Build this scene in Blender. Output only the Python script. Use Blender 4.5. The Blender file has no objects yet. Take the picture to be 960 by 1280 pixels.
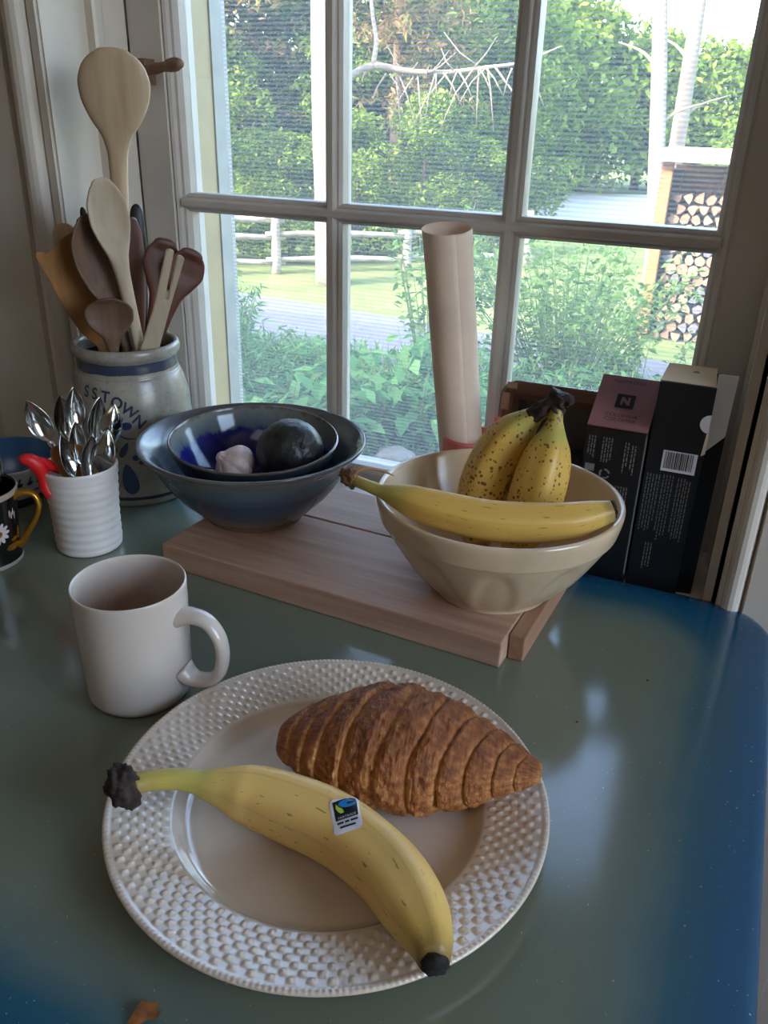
import bpy, bmesh, math, random
import numpy as np
from mathutils import Vector, Matrix, noise

random.seed(7); RNG = np.random.default_rng(7)
SC = bpy.context.scene
COL = SC.collection
PI = math.pi

# ------------------------------------------------------------------ camera, world, sun, fill lights, exposure
GROUND = -1.75            # garden level; z = 0 is the table top
FLOOR = -0.75
CEIL = 1.75
cam_d = bpy.data.cameras.new('camera'); cam = bpy.data.objects.new('camera', cam_d); COL.objects.link(cam)
cam_d.sensor_fit = 'VERTICAL'; cam_d.sensor_height = 36.0; cam_d.lens = 1038.55 / 1280 * 36.0
cam_d.clip_start = 0.02; cam_d.clip_end = 300
RT = Vector((0.91195393, 0.40949841, 0.02551622)); DN = Vector((0.19751999, -0.38366675, -0.9021007)); FW = Vector((-0.35961908, 0.82771425, -0.43077052))
m = Matrix.Identity(4)
for i in range(3):
    m[i][0] = RT[i]; m[i][1] = -DN[i]; m[i][2] = -FW[i]
m[2][3] = 0.40
cam.matrix_world = m
SC.camera = cam
SC.view_settings.view_transform = 'Standard'; SC.view_settings.look = 'None'
SC.view_settings.gamma = 1.0; SC.view_settings.use_curve_mapping = False
SC.view_settings.exposure = 0.02

SUN_DIR = Vector((-0.62, -0.78, 0.62)).normalized()       # towards the sun: behind and left of the house
world = bpy.data.worlds.new('world'); SC.world = world; world.use_nodes = True
nt = world.node_tree; nt.nodes.clear()
sky = nt.nodes.new('ShaderNodeTexSky'); sky.sky_type = 'NISHITA'; sky.sun_disc = False
sky.sun_elevation = math.asin(SUN_DIR.z); sky.sun_rotation = math.atan2(SUN_DIR.x, SUN_DIR.y)
sky.air_density = 1.0; sky.dust_density = 3.0; sky.ozone_density = 1.0
bg = nt.nodes.new('ShaderNodeBackground'); wo = nt.nodes.new('ShaderNodeOutputWorld')
bg.inputs['Strength'].default_value = 3.0
nt.links.new(sky.outputs[0], bg.inputs[0]); nt.links.new(bg.outputs[0], wo.inputs[0])

sun_d = bpy.data.lights.new('sun', 'SUN'); sun_d.energy = 10.5; sun_d.angle = 0.01; sun_d.color = (1.0, 0.93, 0.80)
sun = bpy.data.objects.new('sun', sun_d); COL.objects.link(sun); sun.location = (-6, -8, 8)
sun.rotation_euler = SUN_DIR.to_track_quat('Z', 'Y').to_euler()

def area(name, loc, target, sx, sy, power, color):
    d = bpy.data.lights.new(name, 'AREA'); d.shape = 'RECTANGLE'; d.size = sx; d.size_y = sy; d.energy = power; d.color = color
    o = bpy.data.objects.new(name, d); COL.objects.link(o); o.location = loc
    o.rotation_euler = (Vector(loc) - Vector(target)).to_track_quat('Z', 'Y').to_euler(); return o
area('overhead_fill_light', (0.1, -0.9, 1.66), (0.1, -0.9, 0), 0.9, 0.9, 3.0, (1.0, 0.92, 0.83))  # added fill light above and behind the camera, no known fixture there
area('side_fill_light', (1.72, 0.0, 0.70), (0, 0.0, 0.70), 0.98, 1.28, 6.5, (1.0, 0.97, 0.93))  # added fill light from the right, seated in an invented wall opening

# ------------------------------------------------------------------ colour and material helpers
def lin(c):
    return tuple(((v / 255) / 12.92 if v / 255 <= 0.04045 else ((v / 255 + 0.055) / 1.055) ** 2.4) for v in c) + (1.0,)

class M:
    """A small node-building wrapper around one material."""
    def __init__(self, name):
        self.m = bpy.data.materials.new(name); self.m.use_nodes = True
        self.nt = self.m.node_tree; self.nt.nodes.clear()
        self.out = self.n('ShaderNodeOutputMaterial')
    def n(self, t, **kw):
        x = self.nt.nodes.new(t)
        for k, v in kw.items(): setattr(x, k, v)
        return x
    def l(self, a, b): self.nt.links.new(a, b)
    def coord(self, which='Object', scale=(1, 1, 1)):
        tc = self.n('ShaderNodeTexCoord'); mp = self.n('ShaderNodeMapping'); mp.inputs['Scale'].default_value = scale
        self.l(tc.outputs[which], mp.inputs[0]); return mp.outputs[0]
    def noise(self, vec, scale, detail=4, rough=0.55):
        x = self.n('ShaderNodeTexNoise'); x.inputs['Scale'].default_value = scale; x.inputs['Detail'].default_value = detail
        x.inputs['Roughness'].default_value = rough; self.l(vec, x.inputs['Vector']); return x.outputs['Fac']
    def ramp(self, fac, stops, interp='LINEAR'):
        r = self.n('ShaderNodeValToRGB'); e = r.color_ramp.elements; r.color_ramp.interpolation = interp
        while len(e) < len(stops): e.new(0.5)
        for i, (p, c) in enumerate(stops): e[i].position = p; e[i].color = c if len(c) == 4 else lin(c)
        self.l(fac, r.inputs[0]); return r.outputs[0]
    def math(self, op, a, b=None, c=None):
        x = self.n('ShaderNodeMath', operation=op)
        for i, v in enumerate((a, b, c)):
            if v is None: continue
            if isinstance(v, (int, float)): x.inputs[i].default_value = v
            else: self.l(v, x.inputs[i])
        return x.outputs[0]
    def mix(self, fac, a, b, blend='MIX'):
        x = self.n('ShaderNodeMix', data_type='RGBA', blend_type=blend)
        for s, v in ((0, fac), (6, a), (7, b)):
            if isinstance(v, (int, float)): x.inputs[s].default_value = v
            elif isinstance(v, tuple): x.inputs[s].default_value = v if len(v) == 4 else lin(v)
            else: self.l(v, x.inputs[s])
        return x.outputs[2]
    def sep(self, vec):
        s = self.n('ShaderNodeSeparateXYZ'); self.l(vec, s.inputs[0]); return s.outputs
    def bump(self, h, strength=0.2, dist=0.001):
        b = self.n('ShaderNodeBump'); b.inputs['Strength'].default_value = strength; b.inputs['Distance'].default_value = dist
        self.l(h, b.inputs['Height']); return b.outputs[0]
    def pbsdf(self, col, rough=0.5, metal=0.0, normal=None, spec=0.5, coat=0.0, sss=0.0, trans=None):
        p = self.n('ShaderNodeBsdfPrincipled')
        for k, v in (('Base Color', col), ('Roughness', rough), ('Metallic', metal)):
            if isinstance(v, (int, float)): p.inputs[k].default_value = v
            elif isinstance(v, tuple): p.inputs[k].default_value = v if len(v) == 4 else lin(v)
            else: self.l(v, p.inputs[k])
        p.inputs['Specular IOR Level'].default_value = spec; p.inputs['Coat Weight'].default_value = coat
        p.inputs['Coat Roughness'].default_value = 0.06
        if sss: p.inputs['Subsurface Weight'].default_value = sss; p.inputs['Subsurface Radius'].default_value = (0.01, 0.006, 0.003)
        if normal is not None: self.l(normal, p.inputs['Normal'])
        return p.outputs[0]
    def done(self, sh): self.l(sh, self.out.inputs['Surface']); return self.m

def simple(name, col, rough=0.5, metal=0.0, var=0.08, vscale=20, bump=0.0, bscale=200, coord='Object', spec=0.5, coat=0.0, stretch=(1, 1, 1)):
    k = M(name); v = k.coord(coord, stretch); f = k.noise(v, vscale)
    c = lin(col); d = tuple(x * (1 - 2.2 * var) for x in c[:3]) + (1,); e = tuple(min(1, x * (1 + 2.2 * var)) for x in c[:3]) + (1,)
    cc = k.ramp(f, [(0.3, d), (0.7, e)])
    nrm = k.bump(k.noise(v, bscale), bump) if bump else None
    return k.done(k.pbsdf(cc, rough, metal, nrm, spec, coat))

def wood(name, c1, c2, rough=0.55, scale=6, stretch=(1, 14, 14), coat=0.0, coord='Object'):
    k = M(name); v = k.coord(coord, stretch); f = k.noise(v, scale, 6, 0.62); g = k.noise(v, scale * 5, 3)
    c = k.mix(k.math('MULTIPLY', g, 0.35), k.ramp(f, [(0.32, c1), (0.68, c2)]), c1)
    return k.done(k.pbsdf(c, rough, 0, k.bump(g, 0.15, 0.0006), 0.4, coat))

# ------------------------------------------------------------------ object helpers
def link(name, verts, faces, mat, parent=None, smooth=True, loc=None, uvs=None, mats=None, fm=None):
    me = bpy.data.meshes.new(name); me.from_pydata([tuple(map(float, v)) for v in verts], [], [tuple(map(int, f)) for f in faces])
    for mm in (mats or [mat]): me.materials.append(mm)
    if fm is not None: me.polygons.foreach_set('material_index', fm)
    me.polygons.foreach_set('use_smooth', [smooth] * len(me.polygons))
    if uvs is not None:
        ul = me.uv_layers.new(name='UVMap'); ul.data.foreach_set('uv', np.asarray(uvs, dtype=np.float32).ravel())
    me.update()
    o = bpy.data.objects.new(name, me); COL.objects.link(o)
    if parent is not None: o.parent = parent
    if loc is not None: o.location = loc
    return o

def tag(o, label=None, cat=None, group=None, kind=None):
    if label: o['label'] = label
    if cat: o['category'] = cat
    if group: o['group'] = group
    if kind: o['kind'] = kind
    return o

def thing(name, label, cat, loc=(0, 0, 0), rz=0.0, group=None, kind=None):
    o = bpy.data.objects.new(name, None); COL.objects.link(o); o.location = loc; o.rotation_euler = (0, 0, rz)
    o.empty_display_size = 0.02
    return tag(o, label, cat, group, kind)

def copy_tree(o, parent=None):
    c = o.copy(); COL.objects.link(c)
    if parent is not None: c.parent = parent
    for ch in list(o.children): copy_tree(ch, c)
    return c

class G:
    """Collects simple pieces into one mesh."""
    def __init__(self): self.v = []; self.f = []; self.m = []
    def add(self, v, f, mi=0):
        b = len(self.v); self.v += [tuple(x) for x in v]; self.f += [tuple(i + b for i in q) for q in f]; self.m += [mi] * len(f); return self
    def box(self, lo, hi, mi=0):
        x0, y0, z0 = lo; x1, y1, z1 = hi
        return self.add([(x0, y0, z0), (x1, y0, z0), (x1, y1, z0), (x0, y1, z0), (x0, y0, z1), (x1, y0, z1), (x1, y1, z1), (x0, y1, z1)],
                        [(3, 2, 1, 0), (4, 5, 6, 7), (0, 1, 5, 4), (1, 2, 6, 5), (2, 3, 7, 6), (3, 0, 4, 7)], mi)
    def quad(self, a, b, c, d, mi=0): return self.add([a, b, c, d], [(0, 1, 2, 3)], mi)
    def tube(self, pts, rad, n=8, mi=0):
        v, f, _ = sweep_mesh(pts, rad, n, max(2, len(pts)), raw=True); return self.add(v, f, mi)
    def build(self, name, mat, parent=None, smooth=False, mats=None, loc=None):
        return link(name, self.v, self.f, mat, parent, smooth, loc, mats=mats, fm=self.m if mats else None)

def bevel_box(name, lo, hi, mat, parent=None, r=0.002, seg=2, loc=None):
    bm = bmesh.new(); bmesh.ops.create_cube(bm, size=1)
    for v in bm.verts: v.co = Vector([lo[i] + (v.co[i] + 0.5) * (hi[i] - lo[i]) for i in range(3)])
    bmesh.ops.bevel(bm, geom=list(bm.edges), offset=r, segments=seg, affect='EDGES', profile=0.5)
    me = bpy.data.meshes.new(name); bm.to_mesh(me); bm.free(); me.materials.append(mat)
    o = bpy.data.objects.new(name, me); COL.objects.link(o)
    if parent is not None: o.parent = parent
    if loc is not None: o.location = loc
    return o

def lathe(profile, seg=72, rmod=None, zmod=None):
    v = []; f = []; n = len(profile)
    for j, (r, z) in enumerate(profile):
        for i in range(seg):
            a = 2 * PI * i / seg; rr = r + (rmod(a, r, z, j) if rmod else 0); zz = z + (zmod(a, r, z, j) if zmod else 0)
            v.append((rr * math.cos(a), rr * math.sin(a), zz))
    for j in range(n - 1):
        for i in range(seg):
            k = (i + 1) % seg
            f.append((j * seg + i, j * seg + k, (j + 1) * seg + k, (j + 1) * seg + i))
    if profile[0][0] < 1e-3: pass
    return v, f

def smooth_profile(pts, n=6):
    P = [np.array(p, float) for p in pts]; out = []
    for i in range(len(P) - 1):
        p0 = P[max(i - 1, 0)]; p1 = P[i]; p2 = P[i + 1]; p3 = P[min(i + 2, len(P) - 1)]
        for k in range(n):
            t = k / n
            out.append(0.5 * ((2 * p1) + (-p0 + p2) * t + (2 * p0 - 5 * p1 + 4 * p2 - p3) * t * t + (-p0 + 3 * p1 - 3 * p2 + p3) * t ** 3))
    out.append(P[-1]); return [tuple(q) for q in out]

def resample(pts, n):
    sp = np.array(smooth_profile(pts, 12)); d = np.r_[0, np.cumsum(np.linalg.norm(np.diff(sp, axis=0), axis=1))]
    t = np.linspace(0, d[-1], n); return np.c_[[np.interp(t, d, sp[:, k]) for k in range(sp.shape[1])]].T, d[-1]

def sweep_mesh(pts, rad, nseg=12, nring=24, up=None, raw=False, shape=None, flat=None):
    """Tube along a spline. rad: number, list over the path or function(t). Returns verts, faces, uvs (per loop)."""
    if raw: P = np.array(pts, float); L = 1
    else: P, L = resample(pts, nring)
    n = len(P); T = np.gradient(P, axis=0); T /= np.linalg.norm(T, axis=1)[:, None] + 1e-12
    if callable(rad): R = np.array([rad(i / (n - 1)) for i in range(n)])
    elif isinstance(rad, (int, float)): R = np.full(n, float(rad))
    else: R = np.interp(np.linspace(0, 1, n), np.linspace(0, 1, len(rad)), rad)
    u = np.array(up if up is not None else (0, 0, 1), float)
    if abs(T[0] @ u) > 0.95 and up is None: u = np.array((1.0, 0, 0))
    A = []; 
    for i in range(n):
        a = u - (u @ T[i]) * T[i]; a /= np.linalg.norm(a) + 1e-12; A.append(a)
        if up is None: u = a
    A = np.array(A); B = np.cross(T, A)
    v = []; f = []; uv = []
    for i in range(n):
        for j in range(nseg):
            th = 2 * PI * j / nseg; k = shape(i / (n - 1), th) if shape else 1.0
            fa, fb = flat(i / (n - 1)) if flat else (1, 1)
            v.append(P[i] + R[i] * k * (math.cos(th) * A[i] * fa + math.sin(th) * B[i] * fb))
    for i in range(n - 1):
        for j in range(nseg):
            k = (j + 1) % nseg
            f.append((i * nseg + j, i * nseg + k, (i + 1) * nseg + k, (i + 1) * nseg + j))
            uv += [(i / (n - 1), j / nseg), (i / (n - 1), (j + 1) / nseg), ((i + 1) / (n - 1), (j + 1) / nseg), ((i + 1) / (n - 1), j / nseg)]
    b = len(v); v.append(P[0]); v.append(P[-1])
    for j in range(nseg):
        k = (j + 1) % nseg
        f.append((b, k, j)); uv += [(0, .5), (0, (j + 1) / nseg), (0, j / nseg)]
        f.append((b + 1, (n - 1) * nseg + j, (n - 1) * nseg + k)); uv += [(1, .5), (1, j / nseg), (1, (j + 1) / nseg)]
    return v, f, uv

def tube_obj(name, pts, rad, mat, parent=None, nseg=12, nring=24, **kw):
    v, f, uv = sweep_mesh(pts, rad, nseg, nring, **kw); return link(name, v, f, mat, parent, True, uvs=uv)

def lathe_obj(name, prof, mat, parent=None, seg=72, n=5, smooth=True, **kw):
    p = smooth_profile(prof, n) if n else prof
    v, f = lathe(p, seg, **kw); return link(name, v, f, mat, parent, smooth)

def extrude_poly(name, pts2, th, origin, u, w, mat, parent=None, bevel=0.0008, bend=None):
    """2D outline (a along u, b along w), thickness th along u x w, centred on origin."""
    u = Vector(u).normalized(); w = Vector(w).normalized(); nn = u.cross(w).normalized(); o3 = Vector(origin)
    bm = bmesh.new(); vs = [bm.verts.new(o3 + u * a + w * b - nn * th / 2) for a, b in pts2]
    fc = bm.faces.new(vs); r = bmesh.ops.extrude_face_region(bm, geom=[fc])
    for x in r['geom']:
        if isinstance(x, bmesh.types.BMVert): x.co += nn * th
    bmesh.ops.recalc_face_normals(bm, faces=bm.faces)
    if bevel: bmesh.ops.bevel(bm, geom=[e for e in bm.edges if e.calc_face_angle(0) > 0.9], offset=bevel, segments=2, affect='EDGES')
    bmesh.ops.triangulate(bm, faces=[q for q in bm.faces if len(q.verts) > 4])
    me = bpy.data.meshes.new(name); bm.to_mesh(me); bm.free(); me.materials.append(mat)
    o = bpy.data.objects.new(name, me); COL.objects.link(o)
    if parent is not None: o.parent = parent
    return o

def text_geo(s, size, bold=0.0):
    c = bpy.data.curves.new('t', 'FONT'); c.body = s; c.size = size; c.align_x = 'CENTER'; c.align_y = 'CENTER'; c.resolution_u = 3; c.offset = bold
    o = bpy.data.objects.new('t', c); COL.objects.link(o); bpy.context.view_layer.update()
    me = bpy.data.meshes.new_from_object(o); v = [tuple(x.co) for x in me.vertices]; f = [tuple(p.vertices) for p in me.polygons]
    bpy.data.objects.remove(o); bpy.data.curves.remove(c); bpy.data.meshes.remove(me); return v, f

def on_plane(v, P0, u, w, off):
    u = Vector(u).normalized(); w = Vector(w).normalized(); nn = u.cross(w); P0 = Vector(P0)
    return [tuple(P0 + u * a[0] + w * a[1] + nn * off) for a in v]

# ------------------------------------------------------------------ materials
paint_white = simple('painted trim', (206, 194, 180), 0.45, var=0.04, vscale=9, bump=0.08, bscale=60)
paint_sash = simple('painted sash', (196, 186, 176), 0.42, var=0.04, vscale=9, bump=0.08, bscale=70)
paint_jamb = simple('cream outer jamb', (170, 150, 114), 0.6, var=0.03)
paint_outer = simple('white outer casing', (160, 156, 148), 0.6, var=0.04, bump=0.1, bscale=50)
wall_mat = simple('plaster wall', (188, 176, 163), 0.85, var=0.03, bump=0.1, bscale=90)
ceil_mat = simple('ceiling paint', (222, 214, 202), 0.9, var=0.02)
floor_mat = wood('brown floorboards', (30, 21, 15), (50, 35, 25), 0.5, 4, (1, 10, 10))
k = M('window glass'); tr = k.n('ShaderNodeBsdfTransparent'); gl = k.n('ShaderNodeBsdfGlossy'); gl.inputs['Roughness'].default_value = 0.02
tr.inputs[0].default_value = (0.97, 0.98, 0.975, 1)
fr = k.n('ShaderNodeFresnel'); fr.inputs[0].default_value = 1.35; mx = k.n('ShaderNodeMixShader')
k.l(fr.outputs[0], mx.inputs[0]); k.l(tr.outputs[0], mx.inputs[1]); k.l(gl.outputs[0], mx.inputs[2]); glass_mat = k.done(mx.outputs[0])
k = M('insect screen mesh'); tr = k.n('ShaderNodeBsdfTransparent'); df = k.n('ShaderNodeBsdfDiffuse'); df.inputs[0].default_value = lin((168, 170, 172))
tl = k.n('ShaderNodeBsdfTranslucent'); tl.inputs[0].default_value = lin((172, 174, 176)); ad = k.n('ShaderNodeMixShader')
v = k.coord('Object'); s = k.sep(v)
st = k.math('ADD', k.math('MULTIPLY', k.math('SINE', k.math('MULTIPLY', s[2], 2 * PI / 0.0052)), 0.10), 0.20)
st = k.math('MULTIPLY', st, k.math('ADD', k.math('MULTIPLY', k.noise(v, 5, 2), 0.9), 0.55))
k.l(df.outputs[0], ad.inputs[1]); k.l(tl.outputs[0], ad.inputs[2]); ad.inputs[0].default_value = 0.4
mx = k.n('ShaderNodeMixShader'); k.l(st, mx.inputs[0]); k.l(tr.outputs[0], mx.inputs[1]); k.l(ad.outputs[0], mx.inputs[2]); screen_mat = k.done(mx.outputs[0])

# enamel table top: sage centre fading to blue along the rim
TX0, TX1, TY0, TY1, TR = -0.98, 0.072, 0.132, 0.743, 0.055
k = M('airbrushed enamel'); v = k.coord('Object'); s = k.sep(v)
cx, cy, hx, hy = (TX0 + TX1) / 2, (TY0 + TY1) / 2, (TX1 - TX0) / 2, (TY1 - TY0) / 2
RC = 0.118
dx = k.math('MAXIMUM', k.math('SUBTRACT', k.math('ABSOLUTE', k.math('SUBTRACT', s[0], cx)), hx - RC), 0.0)
dy = k.math('MAXIMUM', k.math('SUBTRACT', k.math('ABSOLUTE', k.math('SUBTRACT', s[1], cy)), hy - RC), 0.0)
dist = k.math('SQRT', k.math('ADD', k.math('MULTIPLY', dx, dx), k.math('MULTIPLY', dy, dy)))
dn = k.math('ADD', dist, k.math('MULTIPLY', k.math('SUBTRACT', k.noise(v, 14, 3), 0.5), 0.014))
c = k.ramp(k.math('DIVIDE', dn, RC), [(0.22, (117, 124, 108)), (0.45, (98, 118, 114)), (0.62, (40, 92, 110)), (0.82, (4, 78, 114)), (1.0, (3, 70, 106))])
sp = k.noise(v, 420, 2, 0.5); c = k.mix(k.math('MULTIPLY', k.math('GREATER_THAN', sp, 0.735), 0.55), c, (196, 196, 176))
c = k.mix(k.math('MULTIPLY', k.noise(v, 60, 4, 0.7), 0.25), c, k.mix(0.5, c, (70, 84, 78)))
table_mat = k.done(k.pbsdf(c, k.math('ADD', k.math('MULTIPLY', k.noise(v, 30, 4), 0.08), 0.10), 0, k.bump(k.noise(v, 260, 3), 0.05, 0.0006), 0.8, 0))
table_wood = wood('dark table frame', (70, 50, 36), (100, 74, 52), 0.55)

def ceramic(name, col, rough=0.14, var=0.03, vs=30, bump=0.03, bs=120, spec=0.8): return simple(name, col, rough, 0, var, vs, bump, bs, spec=spec)
plate_mat = ceramic('cream white glazed ceramic', (214, 198, 180), 0.08)
mug_mat = None
k = M('white glazed mug with coffee film'); v = k.coord('Object'); s = k.sep(v)
r = k.math('SQRT', k.math('ADD', k.math('MULTIPLY', s[0], s[0]), k.math('MULTIPLY', s[1], s[1])))
inside = k.math('LESS_THAN', r, k.math('MULTIPLY_ADD', s[2], 0.030, 0.0370))
lowz = k.math('MULTIPLY_ADD', k.math('ADD', s[2], k.math('MULTIPLY', k.math('SUBTRACT', k.noise(v, 45, 4, 0.6), 0.5), 0.014)), -30.0, 2.80); lowz = k.math('MINIMUM', k.math('MAXIMUM', lowz, 0.0), 1.0)
deep = k.math('GREATER_THAN', s[2], 0.006)
stain = k.math('MULTIPLY', k.math('MULTIPLY', inside, lowz), deep)
stain = k.math('MULTIPLY', stain, k.math('ADD', k.math('MULTIPLY', k.noise(v, 70, 4, 0.6), 0.5), 0.35))
c = k.mix(stain, lin((202, 188, 176)), lin((138, 90, 48)))
mug_mat = k.done(k.pbsdf(c, 0.16, 0, k.bump(k.noise(v, 70, 3), 0.06, 0.001)))
coffee_mat = simple('dried coffee dregs', (140, 100, 66), 0.25, var=0.2, vscale=80)
board_mat = wood('maple board', (164, 126, 104), (200, 162, 138), 0.6, 5, (1.2, 16, 16))
board_mat2 = wood('maple board end strip', (140, 102, 78), (178, 138, 110), 0.6, 5, (16, 1.2, 16))
yellow_mat = ceramic('yellow ware glaze', (206, 180, 148), 0.18, 0.05, 18)
silver = simple('polished flatware', (205, 203, 200), 0.13, 1.0, 0.05, 40)
red_mat = simple('red rubber', (205, 26, 30), 0.45, var=0.06, vscale=50)
gold_mat = simple('gold lustre', (196, 138, 44), 0.3, 0.75, 0.15, 60)
black_mat = ceramic('black glazed cup', (16, 14, 16), 0.2)
petal_mat = simple('white enamel petals', (214, 196, 192), 0.4, var=0.08)
ink_mat = simple('cobalt slip lettering', (28, 36, 60), 0.4, var=0.15, vscale=80)
cobalt = simple('cobalt slip painting', (34, 50, 84), 0.35, var=0.25, vscale=60)
rib_mat = ceramic('white ribbed stoneware', (222, 212, 206), 0.35)
blueglaze = ceramic('plain blue glaze', (38, 92, 138), 0.25)
whiteglaze = ceramic('white glaze', (222, 222, 222), 0.25)
bluestroke = simple('blue brush strokes', (30, 46, 96), 0.4)
w_pale = wood('pale beech', (176, 148, 116), (206, 182, 150), 0.6, 5, (10, 10, 1.2))
w_tan = wood('tan maple', (140, 94, 50), (170, 120, 70), 0.6, 5, (10, 10, 1.2))
w_brown = wood('brown walnut', (84, 60, 46), (122, 92, 70), 0.55, 5, (12, 12, 1.2))
w_dark = wood('dark cherry wood', (70, 36, 24), (108, 58, 38), 0.5, 5, (10, 10, 1.2))
w_white = wood('bleached birch', (168, 148, 124), (196, 176, 150), 0.65, 5, (10, 10, 1.2))
black_plastic = simple('black plastic', (24, 24, 26), 0.45)
w_latch = wood('stained turn button wood', (104, 74, 54), (138, 102, 78), 0.5, 20)
paper_mat = simple('cream rolled paper', (232, 206, 182), 0.8, var=0.05, vscale=12, bump=0.3, bscale=14)
pink_mat = simple('pink plastic', (226, 120, 112), 0.4, var=0.04)
orange_mat = simple('coral plastic tab', (236, 112, 84), 0.4, var=0.04)
tray_dark = simple('dark lacquer', (38, 30, 32), 0.25, var=0.3, vscale=8)
tray_rim = wood('brown lacquer rim', (92, 60, 52), (122, 84, 72), 0.22, 8, (1, 6, 6), 0.3)
tray_tan = simple('worn tan lacquer patch', (150, 112, 88), 0.3, var=0.2)
box_black = simple('black coated card', (17, 19, 25), 0.38, var=0.15, vscale=10)
box_pink = simple('mauve pink card', (140, 91, 92), 0.45, var=0.05, vscale=12)
box_cream = simple('cream card inside', (224, 208, 184), 0.7, var=0.03)
box_white = simple('white card', (226, 224, 232), 0.6, var=0.02)
grey_ink = simple('grey print', (120, 118, 120), 0.5)
dark_ink = simple('dark print', (40, 26, 30), 0.5)
avocado_mat = simple('avocado skin', (36, 36, 34), 0.42, var=0.35, vscale=90, bump=0.7, bscale=260)
k = M('garlic skin'); v = k.coord('Object', (1, 1, 0.25)); c = k.ramp(k.noise(v, 90, 4), [(0.3, (196, 160, 150)), (0.7, (234, 214, 202))])
garlic_mat = k.done(k.pbsdf(c, 0.5, 0, k.bump(k.noise(v, 160, 3), 0.3)))
leaf_dry = simple('dry brown leaf', (128, 76, 30), 0.7, var=0.25, vscale=120)
specks_mat = simple('dark crumb', (60, 46, 32), 0.7)

# grey-blue stoneware bowl glaze: bands by height
def band_glaze(name, stops, H, rough, nz=0.012, inner=None):
    k = M(name); v = k.coord('Object'); s = k.sep(v)
    st = k.coord('Object', (1, 1, 9))
    z = k.math('ADD', s[2], k.math('MULTIPLY', k.math('SUBTRACT', k.noise(st, 22, 5, 0.65), 0.5), nz))
    c = k.ramp(k.math('DIVIDE', z, H), stops)
    c = k.mix(k.math('MULTIPLY', k.noise(v, 240, 3), 0.3), c, k.mix(0.6, c, (30, 34, 40)))
    return k.done(k.pbsdf(c, rough, 0, k.bump(k.noise(st, 30, 3), 0.12, 0.001)))
bigbowl_mat = band_glaze('grey blue stoneware glaze', [(0.0, (128, 104, 88)), (0.16, (126, 108, 96)), (0.3, (66, 84, 102)), (0.55, (44, 66, 92)), (0.75, (84, 98, 108)), (0.9, (108, 112, 112)), (1.0, (92, 86, 84))], 0.082, 0.2, 0.014)
smallbowl_out = band_glaze('dark slate glaze', [(0.0, (40, 44, 50)), (0.7, (36, 46, 60)), (0.95, (52, 58, 64)), (1.0, (92, 78, 68))], 0.058, 0.18, 0.004)
k = M('cobalt drip glaze'); v = k.coord('Object'); s = k.sep(v); st = k.coord('Object', (1, 1, 0.15))
z = k.math('ADD', s[2], k.math('MULTIPLY', k.math('SUBTRACT', k.noise(st, 130, 5, 0.7), 0.5), 0.016))
c = k.ramp(k.math('DIVIDE', z, 0.058), [(0.0, (10, 16, 74)), (0.62, (16, 24, 104)), (0.68, (84, 96, 104)), (0.94, (120, 122, 116)), (1.0, (98, 84, 72))])
smallbowl_in = k.done(k.pbsdf(c, 0.1))
k = M('salt glazed crock'); v = k.coord('Object'); s = k.sep(v); zz = s[2]
base = k.ramp(k.noise(v, 26, 5, 0.65), [(0.3, (124, 117, 107)), (0.7, (164, 155, 142))])
base = k.mix(k.math('MULTIPLY', k.math('GREATER_THAN', k.noise(v, 230, 2), 0.66), 0.4), base, (96, 84, 72))
def band(z0, z1, nz=0.003):
    zn = k.math('ADD', zz, k.math('MULTIPLY', k.math('SUBTRACT', k.noise(v, 40, 3), 0.5), nz))
    return k.math('MULTIPLY', k.math('GREATER_THAN', zn, z0), k.math('LESS_THAN', zn, z1))
c = k.mix(k.math('MULTIPLY', k.math('MAXIMUM', band(0.1475, 0.1585), band(0.0085, 0.0125)), 0.9), base, lin((24, 37, 68)))
crock_mat = k.done(k.pbsdf(c, 0.26, 0, k.bump(k.noise(v, 130, 4), 0.12)))

RIDGE_OFF = 0.0
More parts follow.
